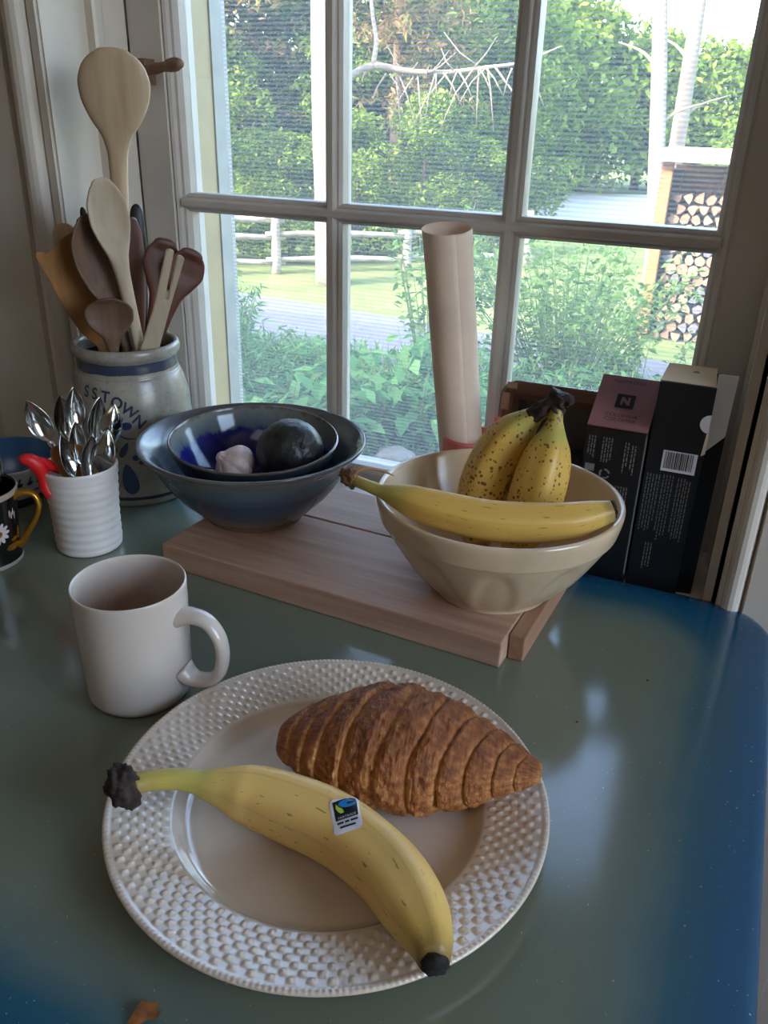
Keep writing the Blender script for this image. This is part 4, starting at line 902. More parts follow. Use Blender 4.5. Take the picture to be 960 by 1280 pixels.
# ------------------------------------------------------------------ paper roll in a pink holder, tray, coffee boxes
ph = thing('pink_holder', 'pink plastic pot on the sill holding a paper roll', 'pot', (-.2475, .795, -.0117)); ph.scale = (1, 1, 1.1)
lathe_obj('pot_body', [(0, .002), (.0255, .002), (.0265, .0005), (.0275, .002), (.0290, .04), (.0302, .090), (.0306, .098), (.0296, .0985), (.0280, .095), (.0270, .04), (.025, .006), (0, .005)], pink_mat, ph, 64, 4)
bevel_box('tab', (.020, .012, .088), (.034, .017, .117), orange_mat, ph, .001)
pr_ = thing('paper_roll', 'tall roll of cream paper standing in the pink pot against the window', 'paper roll', (-.2475, .795, -.0030))
P0 = np.array((.001, 0, 0)); P1 = np.array((-.0435, .010, .3050))
n = 60; ms = 40; v = []; f = []
turns = 1.18
for i in range(n + 1):
    t = i / n; c_ = P0 + (P1 - P0) * t; R0 = .0222 + .0020 * t
    for j in range(ms + 1):
        q = j / ms * turns * 2 * PI; r_ = R0 + .0011 * j / ms * turns + .0006 * noise.noise(Vector((math.cos(q) * 2, math.sin(q) * 2, t * 7)))
        a_ = q - 2.05
        v.append((c_[0] + r_ * math.cos(a_), c_[1] + r_ * math.sin(a_) * .95, c_[2] + .004 * math.sin(a_ * 1.0) * (t > .99)))
for i in range(n):
    for j in range(ms): a0 = i * (ms + 1) + j; f.append((a0, a0 + 1, a0 + ms + 2, a0 + ms + 1))
ro = link('paper_sheet', v, f, paper_mat, pr_, True); so = ro.modifiers.new('thickness', 'SOLIDIFY'); so.thickness = .0005; so.offset = -1

# tray leaning on the window
ty = thing('serving_tray', 'dark lacquered serving tray with brown rim leaning on the window', 'tray', (-.135, .829, -.0117))
ty.rotation_euler = (math.radians(-7.5), 0, 0)
TW, TT = .185, .161
def tray_ring(ins, y): return [(x, y, z) for x, z in rounded_rect(-.097 + ins, .120 - ins, .0 + ins, TT - ins, .018 - ins * .8, 6)]
rg = [tray_ring(0, 0), tray_ring(0, -.006), tray_ring(.003, -.0075), tray_ring(.013, -.0060), tray_ring(.020, -.0015)]
v = sum(rg, []); N2 = len(rg[0]); f = []
for j in range(len(rg) - 1):
    for i in range(N2): f.append((j * N2 + i, (j + 1) * N2 + i, (j + 1) * N2 + (i + 1) % N2, j * N2 + (i + 1) % N2))
f.append(tuple(range(N2))); link('tray_rim', v, f, tray_rim, ty, False)
v = tray_ring(.0195, -.0016); link('tray_panel', v, [tuple(range(len(v) - 1, -1, -1))], tray_dark, ty, False)
v = tray_ring(-.0006, -.0002) + tray_ring(-.0006, -.0050); f = [(i, N2 + i, N2 + (i + 1) % N2, (i + 1) % N2) for i in range(N2)]
link('edge_line', v, f, tray_dark, ty, False)
for (x0, x1, z0, z1) in ((-.095, -.087, .129, .147), (-.091, -.080, .1525, .1590), (.02, .034, .1500, .1590)):
    g = G(); g.box((x0, -.0078, z0), (x1, -.0070, z1)); g.build('worn_patch', tray_tan, ty)

def word_lines(P0, u, w, rows, rowh, length, seed, hgt=.0009, off=.0004):
    """Rows of word-like dashes: print too small to read in the photograph."""
    rr = random.Random(seed); gg = G()
    for r_ in range(rows):
        x = 0; L_ = length * rr.uniform(.7, 1)
        while x < L_:
            wl = rr.uniform(.0015, .0055); wl = min(wl, L_ - x)
            gg.add(on_plane([(x, -r_ * rowh), (x + wl, -r_ * rowh), (x + wl, -r_ * rowh + hgt), (x, -r_ * rowh + hgt)], P0, u, w, off), [(0, 1, 2, 3)]); x += wl + .0011
    return gg
# box with the mauve slanting lid
X0, X1, YB0, YB1 = -.1215, -.0665, .7475, .8035
B1 = thing('coffee_box', 'black coffee box with mauve pink top and square emblem, left of two', 'box', ((X0 + X1) / 2, (YB0 + YB1) / 2, -.0015))
hx_ = (X1 - X0) / 2; hy_ = (YB1 - YB0) / 2; HF, HB = .1462, .1800
g = G(); g.add([(-hx_, -hy_, -.0102), (hx_, -hy_, -.0102), (hx_, hy_, -.0102), (-hx_, hy_, -.0102), (-hx_, -hy_, HF), (hx_, -hy_, HF), (hx_, hy_, HB), (-hx_, hy_, HB)], [(3, 2, 1, 0), (4, 5, 6, 7), (0, 1, 5, 4), (1, 2, 6, 5), (2, 3, 7, 6), (3, 0, 4, 7)])
g.build('carton', box_black, B1)
sl = Vector((0, 2 * hy_, HB - HF)); Ls = sl.length; su = Vector((1, 0, 0)); swv = sl.normalized()
lid_c = Vector((0, 0, (HF + HB) / 2 + .0012))
extrude_poly('lid', [(-hx_, -Ls / 2), (hx_, -Ls / 2), (hx_, Ls / 2), (-hx_, Ls / 2)], .0016, tuple(lid_c), su, swv, box_pink, B1, .0003)
em = G(); em.add(on_plane([(-.0085, -.008), (.0085, -.008), (.0085, .0095), (-.0085, .0095)], lid_c, su, swv, .0012), [(0, 1, 2, 3)]); em.build('emblem', box_black, B1)
em = G(); q = [(-.0040, -.0042), (-.0018, -.0042), (-.0018, .0012), (.0022, -.0042), (.0042, -.0042), (.0042, .0058), (.0022, .0058), (.0022, .0006), (-.0018, .0058), (-.0040, .0058)]
em.add(on_plane(q, lid_c, su, swv, .0015), [(0, 1, 2, 9), (2, 7, 8, 9), (2, 3, 6, 7), (3, 4, 5, 6)]); em.build('emblem_letter', box_pink, B1)
for s_, yy, sz in (('COLOMBIA', -.0175, .0058), ('COLOMBIE', -.0228, .0058), ('NESPRESSO', .0250, .0058)):
    tv, tf = text_geo(s_, sz); G().add(on_plane(tv, lid_c + swv * yy, su, swv, .0013), tf).build('lettering', dark_ink, B1)
fy = -hy_
for i, (a0, rows, ln, z0) in enumerate(((-.0240, 3, .022, .138), (-.0110, 4, .030, .138), (.0095, 2, .034, .136), (.0160, 2, .034, .134), (-.0115, 3, .028, .098), (.006, 5, .045, .092), (-.022, 4, .06, .062))):
    word_lines((a0, fy, z0), (0, 0, -1), (1, 0, 0), rows, -.0026, ln, 40 + i, .0011).build('small_print', grey_ink, B1)
rec = G()
for kk in range(3):
    t0 = kk * 2 * PI / 3 + .2; pts = []
    for i in range(7):
        t = t0 + i / 6 * 1.5; pts.append((.0052 * math.cos(t), .0052 * math.sin(t)))
    for i in range(6, -1, -1):
        t = t0 + i / 6 * 1.5; pts.append((.0034 * math.cos(t), .0034 * math.sin(t)))
    rec.add(on_plane(pts, (-.0055, fy, .1020), (1, 0, 0), (0, 0, 1), .0004), [tuple(range(14))])
rec.build('recycling_mark', grey_ink, B1)
g = G(); g.add(on_plane([(-.0245, .103), (-.0155, .103), (-.0155, .110), (-.0245, .110)], (0, fy, 0), (1, 0, 0), (0, 0, 1), .0004), [(0, 1, 2, 3)])
g.add(on_plane(blob_pts(.005, .005, 16), (-.0205, fy, .092), (1, 0, 0), (0, 0, 1), .0004), [tuple(range(16))]); g.build('printed_mark', grey_ink, B1)
g = G(); g.box((hx_ - .0010, -hy_ - .0003, .002), (hx_ + .0003, -hy_ + .0004, HF)); g.build('worn_edge', grey_ink, B1)

# taller open box
X0, X1 = -.0640, -.0165
B2 = thing('coffee_box', 'taller black coffee box with barcode and open cream flaps, right of two', 'box', ((X0 + X1) / 2, .7755, -.0015))
hx_ = (X1 - X0) / 2; hy_ = .026; H2 = .1965
t = .0009; g = G()
g.box((-hx_, -hy_, -.0102), (hx_, -hy_ + t, H2)); g.box((-hx_, hy_ - t, -.0102), (hx_, hy_, H2)); g.box((-hx_, -hy_ + t, -.0102), (-hx_ + t, hy_ - t, H2)); g.box((hx_ - t, -hy_ + t, -.0102), (hx_, hy_ - t, .134)); g.box((-hx_ + t, -hy_ + t, -.0102), (hx_ - t, hy_ - t, .004))
g.build('carton', box_black, B2)
extrude_poly('top_flap', [(-hx_, 0), (hx_ - .001, 0), (hx_ - .0035, .0225), (-hx_ + .0035, .0225)], .0009, (0, -hy_ + .0025, H2 + .0004), (1, 0, 0), (0, .92, .52), box_cream, B2, 0)
tag(B2.children[-1], 'cream inner side of the open top flap')
tf_ = G(); tf_.add(on_plane([(-.003, 0), (.003, 0), (.0018, .0022), (-.0018, .0022)], (0.004, -hy_ + .0025 + .92 * .012 - .0012, H2 + .0014 + .52 * .012), (1, 0, 0), (0, .92, .52), .0006), [(0, 1, 2, 3)]); tf_.build('printed_mark', grey_ink, B2)
# white side flap turned out to the right, its lower edge cut on a slant
extrude_poly('side_flap', [(hx_ + .0005, .1370), (hx_ + .0145, .1530), (hx_ + .0155, .2080), (hx_ - .0010, .2080)], .0009, (0, -hy_ + .002, 0), (1, .12, 0), (0, 0, 1), box_white, B2, 0)
extrude_poly('side_flap', [(hx_ + .0005, -.010), (hx_ + .0140, -.010), (hx_ + .0150, .1525), (hx_ + .0005, .1365)], .0009, (0, -hy_ + .003, 0), (1, .18, 0), (0, 0, 1), box_black, B2, 0)
g = G(); pts = [(-.0085 * math.sin(q), .0085 * math.cos(q)) for q in np.linspace(0, PI, 16)]
g.add(on_plane(pts, (hx_ + .0003, -hy_, .1640), (1, 0, 0), (0, 0, 1), .0005), [tuple(range(16))]); g.build('thumb_notch', box_white, B2)
g = G(); g.add(on_plane([(hx_ - .0024, .134), (hx_ + .0010, .1365), (hx_ + .0010, .1575), (hx_ - .0010, .1560)], (0, -hy_, 0), (1, 0, 0), (0, 0, 1), .0006), [(0, 1, 2, 3)]); g.build('inner_edge', box_cream, B2)
g = G(); g.add(on_plane([(-.0105, .1145), (hx_ - .0045, .1145), (hx_ - .0045, .1345), (-.0105, .1345)], (0, -hy_, 0), (1, 0, 0), (0, 0, 1), .0004), [(0, 1, 2, 3)]); g.build('barcode_label', box_white, B2)
g = G(); x = -.0085; rr = random.Random(4)
while x < hx_ - .0075:
    wv = rr.choice((.0004, .0007, .0011)); g.add(on_plane([(x, .1172), (x + wv, .1172), (x + wv, .1335), (x, .1335)], (0, -hy_, 0), (1, 0, 0), (0, 0, 1), .0006), [(0, 1, 2, 3)]); x += wv + rr.choice((.0004, .0006, .0009))
g.build('barcode_bars', box_black, B2)
for i, (a0, rows, ln, z0) in enumerate(((-.021, 5, .060, .110), (-.0065, 4, .072, .111), (.0065, 3, .076, .110), (.0140, 2, .074, .108), (-.012, 3, .030, .040))):
    word_lines((a0, -hy_, z0), (0, 0, -1), (1, 0, 0), rows, -.0027, ln, 70 + i, .0009).build('small_print', grey_ink, B2)

# ------------------------------------------------------------------ bits on the table
dl = thing('dry_leaf', 'small curled dry brown leaf on the near edge of the table', 'leaf', (-.2040, .1930, .0006))
v = [(-.0048, -.0085, .0), (-.0015, -.0060, .0012), (-.0045, -.0015, .0028), (-.0010, .0010, .0030), (-.0042, .0045, .0034), (.0000, .0058, .0022), (.0035, .0075, .0032), (.0040, .0040, .0012), (.0068, .0055, .0018), (.0062, .0005, .0004), (.0030, -.0010, .0012), (.0010, -.0035, .0006)]
v2 = v + [(a, b, c - .0004) for a, b, c in v]; nn_ = len(v)
fa = [(0, 1, 2), (1, 3, 2), (1, 11, 3), (11, 10, 3), (3, 5, 4), (2, 3, 4), (3, 10, 7), (3, 7, 5), (5, 7, 6), (7, 9, 8), (7, 10, 9)]
link('leaf_blade', v2, fa + [tuple(i + nn_ for i in reversed(q)) for q in fa], leaf_dry, dl, True)
for i, (x, y, r_) in enumerate(((-.113, .4640, .0012), (-.0600, .5050, .0010), (-.4400, .4250, .0014), (-.355, .4150, .0008), (-.020, .5800, .0011))):
    t_ = thing('crumb', ['dark crumb on the table just behind the croissant', 'tiny dark crumb on the table right of the board', 'dark crumb on the green table left of the mug', 'tiny crumb on the table near the mug handle', 'dark speck of crumb near the blue back corner'][i], 'crumb', (x, y, .0005), 0, 'crumbs on the table')
    rough_blob('crumb_body', (0, 0, r_ * .45), (r_, r_ * .8, r_ * .6), specks_mat, t_, i, .3, 2)

# ------------------------------------------------------------------ garden beyond the window
def leaf_material(name, c1, c2, c3, transl=0.35):
    c1, c2, c3 = [tuple(0.74 * x for x in lin(q)[:3]) + (1.0,) for q in (c1, c2, c3)]
    k = M(name); g_ = k.n('ShaderNodeNewGeometry'); c = k.ramp(g_.outputs['Random Per Island'], [(0.0, c1), (0.5, c2), (1.0, c3)])
    d = k.n('ShaderNodeBsdfDiffuse'); t = k.n('ShaderNodeBsdfTranslucent'); mx = k.n('ShaderNodeMixShader'); mx.inputs[0].default_value = transl
    k.l(c, d.inputs[0]); k.l(c, t.inputs[0]); k.l(d.outputs[0], mx.inputs[1]); k.l(t.outputs[0], mx.inputs[2]); return k.done(mx.outputs[0])
leaf_wood = leaf_material('woodland leaves', (82, 112, 40), (124, 152, 60), (168, 184, 86))
leaf_dark = leaf_material('darker woodland leaves', (66, 94, 46), (98, 126, 58), (136, 154, 80))
leaf_brown = leaf_material('dying conifer twigs', (120, 96, 72), (146, 122, 84), (120, 134, 76))
leaf_shrub = leaf_material('shrub leaves', (86, 124, 58), (118, 156, 78), (154, 184, 104))
leaf_weed = leaf_material('garden weeds', (70, 120, 70), (96, 146, 84), (128, 172, 104))
leaf_broad = leaf_material('broad garden leaves', (78, 130, 78), (110, 160, 92), (140, 184, 110))
bark_pale = simple('pale birch bark', (138, 126, 114), 0.9, var=0.12, vscale=5, bump=0.4, bscale=30, stretch=(1, 1, .3))
bark_dark = simple('grey brown bark', (92, 76, 62), 0.9, var=0.2, vscale=6, bump=0.5, bscale=30)
weathered = simple('weathered rail wood', (160, 150, 136), 0.85, var=0.15, vscale=8, bump=0.3, bscale=40)
k = M('lawn'); v = k.coord('Object'); c = k.ramp(k.noise(v, 1.4, 5, 0.7), [(0.3, (94, 108, 62)), (0.5, (118, 126, 78)), (0.72, (146, 146, 100))])
c = k.mix(k.math('MULTIPLY', k.noise(v, 30, 4), 0.5), c, (84, 106, 54)); lawn_mat = k.done(k.pbsdf(c, 0.95, 0, k.bump(k.noise(v, 40, 4), 0.6, 0.04), 0.1))
k = M('gravel'); v = k.coord('Object'); c = k.ramp(k.noise(v, 50, 5, 0.75), [(0.3, (84, 84, 92)), (0.7, (122, 122, 126))]); gravel_mat = k.done(k.pbsdf(c, 0.95, 0, k.bump(k.noise(v, 60, 4), 0.5, 0.02), 0.1))
k = M('garden soil'); v = k.coord('Object'); c = k.ramp(k.noise(v, 9, 5, 0.75), [(0.3, (72, 66, 58)), (0.7, (116, 110, 100))]); soil_mat = k.done(k.pbsdf(c, 0.95, 0, k.bump(k.noise(v, 30, 4), 0.5, 0.02), 0.1))
GD = G(); GD.quad((-60, 1.0, GROUND), (40, 1.0, GROUND), (40, 90, GROUND), (-60, 90, GROUND)); tag(GD.build('lawn', lawn_mat), 'sunlit lawn behind the house', None, kind='structure')
g = G(); dv = [(-14, 7.5), (-9, 7.6), (-5.5, 7.45), (-3.2, 7.1), (0, 6.95), (5, 6.9), (5, 8.25), (1, 8.35), (-2.0, 8.7), (-4.5, 9.1), (-6.5, 9.35), (-9, 9.5), (-14, 9.4)]
g.add([(x, y, GROUND + .012) for x, y in dv], [tuple(range(len(dv)))]); tag(g.build('driveway', gravel_mat), 'grey gravel driveway crossing the garden', None, kind='structure')
g = G(); cl = [(-4.9, 18.2), (-2.0, 18.8), (-1.5, 24), (-3.6, 30.5), (-6.6, 28.5), (-6.0, 23)]
g.add([(x, y, GROUND + .012) for x, y in cl], [tuple(range(len(cl)))]); tag(g.build('gravel_clearing', simple('gravel lightened as sunlit', (186, 180, 168), .95, var=.08, vscale=30, bump=.4, bscale=60)), 'pale sunlit gravel clearing before the far trees', None, kind='structure')  # own lighter gravel colour stands in for sunlight the trees block
g = G(); g.add([(x, y, GROUND + .010) for x, y in ((-6, 1.1), (2.5, 1.1), (2.5, 6.4), (-6, 6.9))], [(0, 1, 2, 3)]); tag(g.build('flower_bed', soil_mat), 'earth of the garden bed under the window', None, kind='structure')

def leaves_mesh(name, cen, size, aspect=0.5, up=0.4, seed=0, dirs=None):
    """One folded diamond leaf per centre."""
    r = np.random.default_rng(seed); n = len(cen); cen = np.asarray(cen, float)
    nn = r.normal(size=(n, 3)); nn[:, 2] = np.abs(nn[:, 2]) + up; nn /= np.linalg.norm(nn, axis=1)[:, None]
    d = r.normal(size=(n, 3)) if dirs is None else np.asarray(dirs) + .25 * r.normal(size=(n, 3))
    d -= (d * nn).sum(1)[:, None] * nn; d /= np.linalg.norm(d, axis=1)[:, None] + 1e-9; s = np.cross(nn, d)
    L_ = size * r.uniform(.6, 1.3, n)[:, None]; W_ = L_ * aspect
    a = cen - d * L_ * .5; b = cen + s * W_ * .5 + nn * L_ * .06; c = cen + d * L_ * .5 - nn * L_ * .10; e = cen - s * W_ * .5 + nn * L_ * .06
    V = np.stack([a, b, c, e], 1).reshape(-1, 3); I = np.arange(n) * 4
    me = bpy.data.meshes.new(name); me.vertices.add(4 * n); me.vertices.foreach_set('co', V.ravel().astype(np.float32))
    me.loops.add(4 * n); me.loops.foreach_set('vertex_index', np.arange(4 * n, dtype=np.int32)); me.polygons.add(n)
    me.polygons.foreach_set('loop_start', (I).astype(np.int32)); me.update(calc_edges=True); return me
def foliage(name, me, mat, parent):
    me.materials.append(mat); o = bpy.data.objects.new(name, me); COL.objects.link(o); o.parent = parent; o['kind'] = 'stuff'; return o

def crown_centres(h, rad, n, seed, low=.08, lumps=46):
    r = np.random.default_rng(seed); out = []
    for _ in range(lumps):
        z = h * (low + (1 - low) * r.uniform() ** .9); q = (z / h); rr = rad * (math.sin(PI * min(1, .18 + .80 * q)) ** .7) * r.uniform(.45, 1.0)
        a = r.uniform(0, 2 * PI); c = np.array((rr * math.cos(a), rr * math.sin(a), z)); m_ = n // lumps
        g_ = r.normal(size=(m_, 3)); g_ /= np.linalg.norm(g_, axis=1)[:, None]; g_ *= (r.uniform(.4, 1.0, m_) ** .5)[:, None]
        out.append(c + g_ * rad * .36 * np.array((1, 1, .75)))
    return np.concatenate(out)
TREE_LABEL = {}
def make_tree(name, label, group, h, rad, n, leaf, mat, seed, bark):
    t = thing(name, label, 'tree', (0, 0, GROUND), 0, group)
    foliage('foliage', leaves_mesh('foliage', crown_centres(h, rad, n, seed), leaf, .6, .35, seed), mat, t)
    tube_obj('trunk', [(0, 0, -.05), (.05, .02, h * .4), (-.04, .03, h * .9)], [.16, .11, .03], bark, t, 9, 10); return t
la = 'leafy green tree of the dense woods behind the rail fence'; lb = 'dark green tree of the dense woods behind the rail fence'; lc = 'low far tree beyond the gravel clearing under bright sky'
tA = make_tree('leafy_tree', la, 'bright trees behind the fence', 6.0, 1.9, 9500, .17, leaf_wood, 11, bark_dark)
tB = make_tree('leafy_tree', lb, 'dark trees behind the fence', 7.0, 2.1, 9500, .18, leaf_dark, 12, bark_dark)
tC = make_tree('leafy_tree', lc, 'far trees beyond the clearing', 4.3, 2.2, 6000, .24, leaf_wood, 13, bark_dark)
def put(src, x, y, s, rz, first=False):
    o = src if first else copy_tree(src); o.location = (x, y, GROUND); o.rotation_euler = (0, 0, rz); o.scale = (s, s, s); return o
for i, (x, y, s) in enumerate(((-10.4, 14.2, 1.0), (-8.3, 16.2, .95), (-6.9, 17.6, .85), (-5.6, 18.9, .72), (-12.5, 15.0, 1.1), (-7.6, 14.9, .55), (-9.2, 13.6, .55), (-6.2, 16.6, .5))): put(tA, x, y, s, i * 1.3, i == 0)
for i, (x, y, s) in enumerate(((-11.6, 16.8, 1.15), (-9.4, 18.2, 1.1), (-8.2, 20.5, 1.05), (-13.8, 13.4, 1.2), (-7.2, 22.0, .85))): put(tB, x, y, s, i * 1.7, i == 0)
for i, (x, y, s) in enumerate(((-7.6, 26.5, 1.25), (-6.4, 30.5, 1.2), (-4.8, 32.5, 1.05), (-3.2, 33.0, 1.0), (-1.6, 34.0, 1.0), (0.2, 34.5, 1.05), (2.0, 35.0, 1.1), (-9.0, 30.0, 1.5), (-.4, 23.5, .66), (.3, 20.5, .62), (-8.4, 24.0, 1.3))): put(tC, x, y, s, i * 1.1, i == 0)
# brown, half dead conifer foliage high in the middle
tD = thing('dying_conifer', 'brownish half dead conifer with drooping bare twigs in the woods', 'tree', (-6.6, 15.2, GROUND))
r_ = np.random.default_rng(21); cc_ = []
for i in range(90):
    a = r_.uniform(0, 2 * PI); z = r_.uniform(2.0, 6.4); Lb = r_.uniform(.8, 2.6); n_ = 70; q = r_.uniform(0, 1, n_)
    cc_.append(np.c_[np.cos(a) * Lb * q, np.sin(a) * Lb * q, z - .25 * q * q] + r_.normal(0, .07, (n_, 3)))
ND = foliage('needles', leaves_mesh('needles', np.concatenate(cc_), .17, .28, .2, 22), leaf_brown, tD)
tube_obj('trunk', [(0, 0, -.05), (.03, 0, 3), (0, 0, 6.2)], [.15, .10, .03], bark_dark, tD, 9, 12)

tD2 = copy_tree(tD); tD2.location = (-9.6, 13.9, GROUND - .2); tD2.rotation_euler = (0, 0, 2.0); tag(tD2, 'brownish half dead conifer among green trees in the left pane', 'tree')
# bare tree with a thick pale trunk and a broken bough reaching right
bt = thing('bare_tree', 'pale barked tree trunk with a bare broken bough, behind the left window bar', 'tree', (-5.53, 10.60, GROUND))
o0 = np.array((-5.53, 10.60, GROUND))
tube_obj('trunk', [(0.04, 0, -.05), (.0, 0, 1.2), (-.06, 0, 2.6), (-.10, .05, 6.5)], [.24, .185, .165, .12], bark_pale, bt, 14, 24)
def lp(p): return tuple(np.array(p, float) - o0)
def bough(pts, rad): tube_obj('bough', [lp(p) for p in pts], rad, bark_pale, bt, 8, 18)
bough([(-5.60, 10.7, .62), (-5.50, 10.9, .78), (-5.18, 11.1, .98), (-4.80, 11.3, .93), (-4.25, 11.4, .92), (-3.7, 11.5, .99), (-3.3, 11.5, 1.04), (-2.8, 11.5, 1.22)], [.045, .05, .045, .036, .03, .024, .018, .008])
bough([(-5.16, 11.1, .98), (-5.14, 11.15, 1.25), (-5.22, 11.2, 1.55), (-5.32, 11.3, 1.95)], [.035, .028, .026, .018])
bough([(-5.1, 11.1, .97), (-5.28, 11.15, .90), (-5.36, 11.2, .80)], [.026, .018, .008])
rr = random.Random(5)
tw = G()
for i in range(30):
    x0 = rr.uniform(-5.1, -3.1); z0 = .93 + .06 * math.sin(x0 * 3); a = rr.uniform(-1, 1); ln = rr.uniform(.3, .9); dn_ = rr.choice((-1, -1, .5))
    tw.tube([lp((x0, 11.35, z0)), lp((x0 + a * ln * .4, 11.3, z0 + dn_ * ln * .35)), lp((x0 + a * ln * .75, 11.3, z0 + dn_ * ln * .85))], [.012, .009, .004], 5)
o = tw.build('twigs', bark_pale, bt, True); o['kind'] = 'stuff'
for i, (b0, b1) in enumerate((((-1.58, 14.0, GROUND), (-2.42, 14.0, 4.2)), ((-1.60, 14.6, GROUND), (-1.68, 14.6, 4.5)))):
    t = thing('birch_tree', ['left of two tall pale birch trunks behind the woodshed roof', 'right of two tall pale birch trunks behind the woodshed roof'][i], 'tree', b0)
    d_ = np.array(b1) - np.array(b0); tube_obj('trunk', [(0, 0, -.05), tuple(d_ * .5 + np.array((.03, 0, 0))), tuple(d_)], [.13, .11, .075], bark_pale, t, 12, 16)
    for j in range(5):
        q = .35 + .13 * j; s_ = (-1) ** j; p = d_ * q; tube_obj('branch', [tuple(p), tuple(p + np.array((s_ * .25, .1, .22))), tuple(p + np.array((s_ * .62, .15, .35)))], [.03, .02, .008], bark_pale, t, 6, 8)

# split rail fence
fn = thing('rail_fence', 'weathered split rail fence at the far side of the lawn', 'fence', (-6.56, 10.86, GROUND))
pd = np.array((1.52, 1.33)); pos = [pd * q for q in (-2, -1, 0, 1, 2)]
for i, p in enumerate(pos):
    v, f, uv = sweep_mesh([(p[0], p[1], -.05), (p[0] + .01, p[1], .4), (p[0], p[1], .86)], [.075, .07, .065], 7, 6); link('post', v, f, weathered, fn, True)
for i in range(len(pos) - 1):
    for z0, z1 in ((.20, .15), (.56, .50), (.80, .74)):
        a, b = pos[i], pos[i + 1]; v, f, uv = sweep_mesh([(a[0] - .1, a[1] - .1, z0), ((a[0] + b[0]) / 2, (a[1] + b[1]) / 2, (z0 + z1) / 2 + .02), (b[0] + .1, b[1] + .1, z1)], [.035, .05, .035], 6, 6); link('rail', v, f, weathered, fn, True)

hd = 'leafy shrub growing close behind the split rail fence'
for i, q_ in enumerate((-1.6, -1.0, -.35, .2, .75, 1.3, 1.75)):
    o = copy_tree(tA); o.location = (-6.56 + 1.52 * q_ - .75, 10.86 + 1.33 * q_ + .95, GROUND); o.rotation_euler = (0, 0, i * 2.1); o.scale = (.40, .40, .30 + .05 * (i % 3)); o.name = 'leafy_shrub'; tag(o, hd, 'shrub', 'shrubs behind the fence')

# woodshed and its firewood
wsX0, wsX1, wsY0, wsY1 = -1.14, .62, 9.40, 10.45
wd = thing('woodshed', 'open fronted woodshed with plank sides and pale flat roof', 'shed', (wsX0, wsY0, GROUND))
shed_w = wood('orange shed timber', (140, 94, 56), (172, 124, 80), .7, 4, (8, 8, 1)); shed_g = wood('grey shed boards', (110, 104, 112), (150, 142, 146), .8, 4, (8, 8, 1)); roof_m = wood('pale roof edge boards', (126, 116, 108), (160, 148, 138), .7, 4, (1, 8, 8))
shed_in = wood('brown shed back boards', (156, 110, 76), (196, 146, 104), .8, 4, (8, 1, 8))
W_, D_, H_ = wsX1 - wsX0, wsY1 - wsY0, 1.80
for x in (0.0, W_ - .1): bevel_box('post', (x, 0, 0), (x + .11, .09, H_), shed_w, wd, .006); bevel_box('post', (x, D_ - .09, 0), (x + .11, D_, H_ - .1), shed_w, wd, .006)
for i in range(8): bevel_box('side_board', (-.028, .02 + i * .126, .02), (-.003, .02 + i * .126 + .12, H_ - .03), shed_g, wd, .003)
for i in range(11): bevel_box('back_board', (.02, D_ + .003, .04 + i * .155), (W_ - .02, D_ + .026, min(H_, .04 + i * .155 + .1535)), shed_in, wd, .004)
bevel_box('fascia', (-.07, -.12, H_ + .005), (W_ + .07, -.09, H_ + .12), roof_m, wd, .004)
bevel_box('roof_deck', (-.07, -.089, H_ + .03), (W_ + .07, D_ + .1, H_ + .12), roof_m, wd, .004)
tube_obj('brace', [(.45, .50, 1.35), (.62, .62, 1.78)], [.03, .03], shed_w, wd, 6, 4)
for nm_ in ('log end pale', 'log end grey', 'log end pinkish'): pass
log_mats = [simple('pale log end', (150, 124, 100), .85, var=.12, vscale=30), simple('grey log end', (104, 100, 108), .85, var=.12, vscale=30), simple('pinkish log end', (138, 106, 86), .85, var=.12, vscale=30)]
bark_m = simple('firewood bark', (104, 82, 66), .9, var=.2, vscale=20)
shapes = []
def log_shape(kind, seed):
    q = random.Random(seed)
    if kind == 0: pts = [(math.cos(t) * q.uniform(.9, 1.08), math.sin(t) * q.uniform(.9, 1.08)) for t in np.linspace(0, 2 * PI, 11)[:-1]]
    elif kind == 1: pts = [(-.9, -.55), (.95, -.65), (.75, .1), (.25, .75), (-.2, .95), (-.6, .45)]
    else: pts = [(-.95, -.4), (-.1, -.85), (.9, -.35), (.85, .5), (.1, .75), (-.8, .55)]
    n_ = len(pts); L_ = .38
    v = [(x, 0, z) for x, z in pts] + [(x, L_, z) for x, z in pts] + [(x * .97, -.006, z * .97) for x, z in pts]
    return pts, n_
def log_mesh(kind, seed, mi, rad):
    pts, n_ = log_shape(kind, seed); v = [(x * rad, 0, z * rad) for x, z in pts] + [(x * rad, .40, z * rad) for x, z in pts]
    f = [(i, i + n_, (i + 1) % n_ + n_, (i + 1) % n_) for i in range(n_)] + [tuple(range(n_)), tuple(range(2 * n_ - 1, n_ - 1, -1))]
    me = bpy.data.meshes.new('log'); me.from_pydata(v, [], f); me.materials.append(log_mats[mi]); me.materials.append(bark_m); me.polygons.foreach_set('material_index', [1] * n_ + [0, 0]); me.update(); return me
LM = [log_mesh(kd, sd_, mi, .058) for kd, sd_, mi in ((0, 1, 0), (1, 2, 2), (2, 3, 0), (1, 4, 1), (0, 5, 2), (2, 6, 1), (1, 7, 0), (2, 8, 2))]
q = random.Random(9); nl = 0
row = 0; z = .06
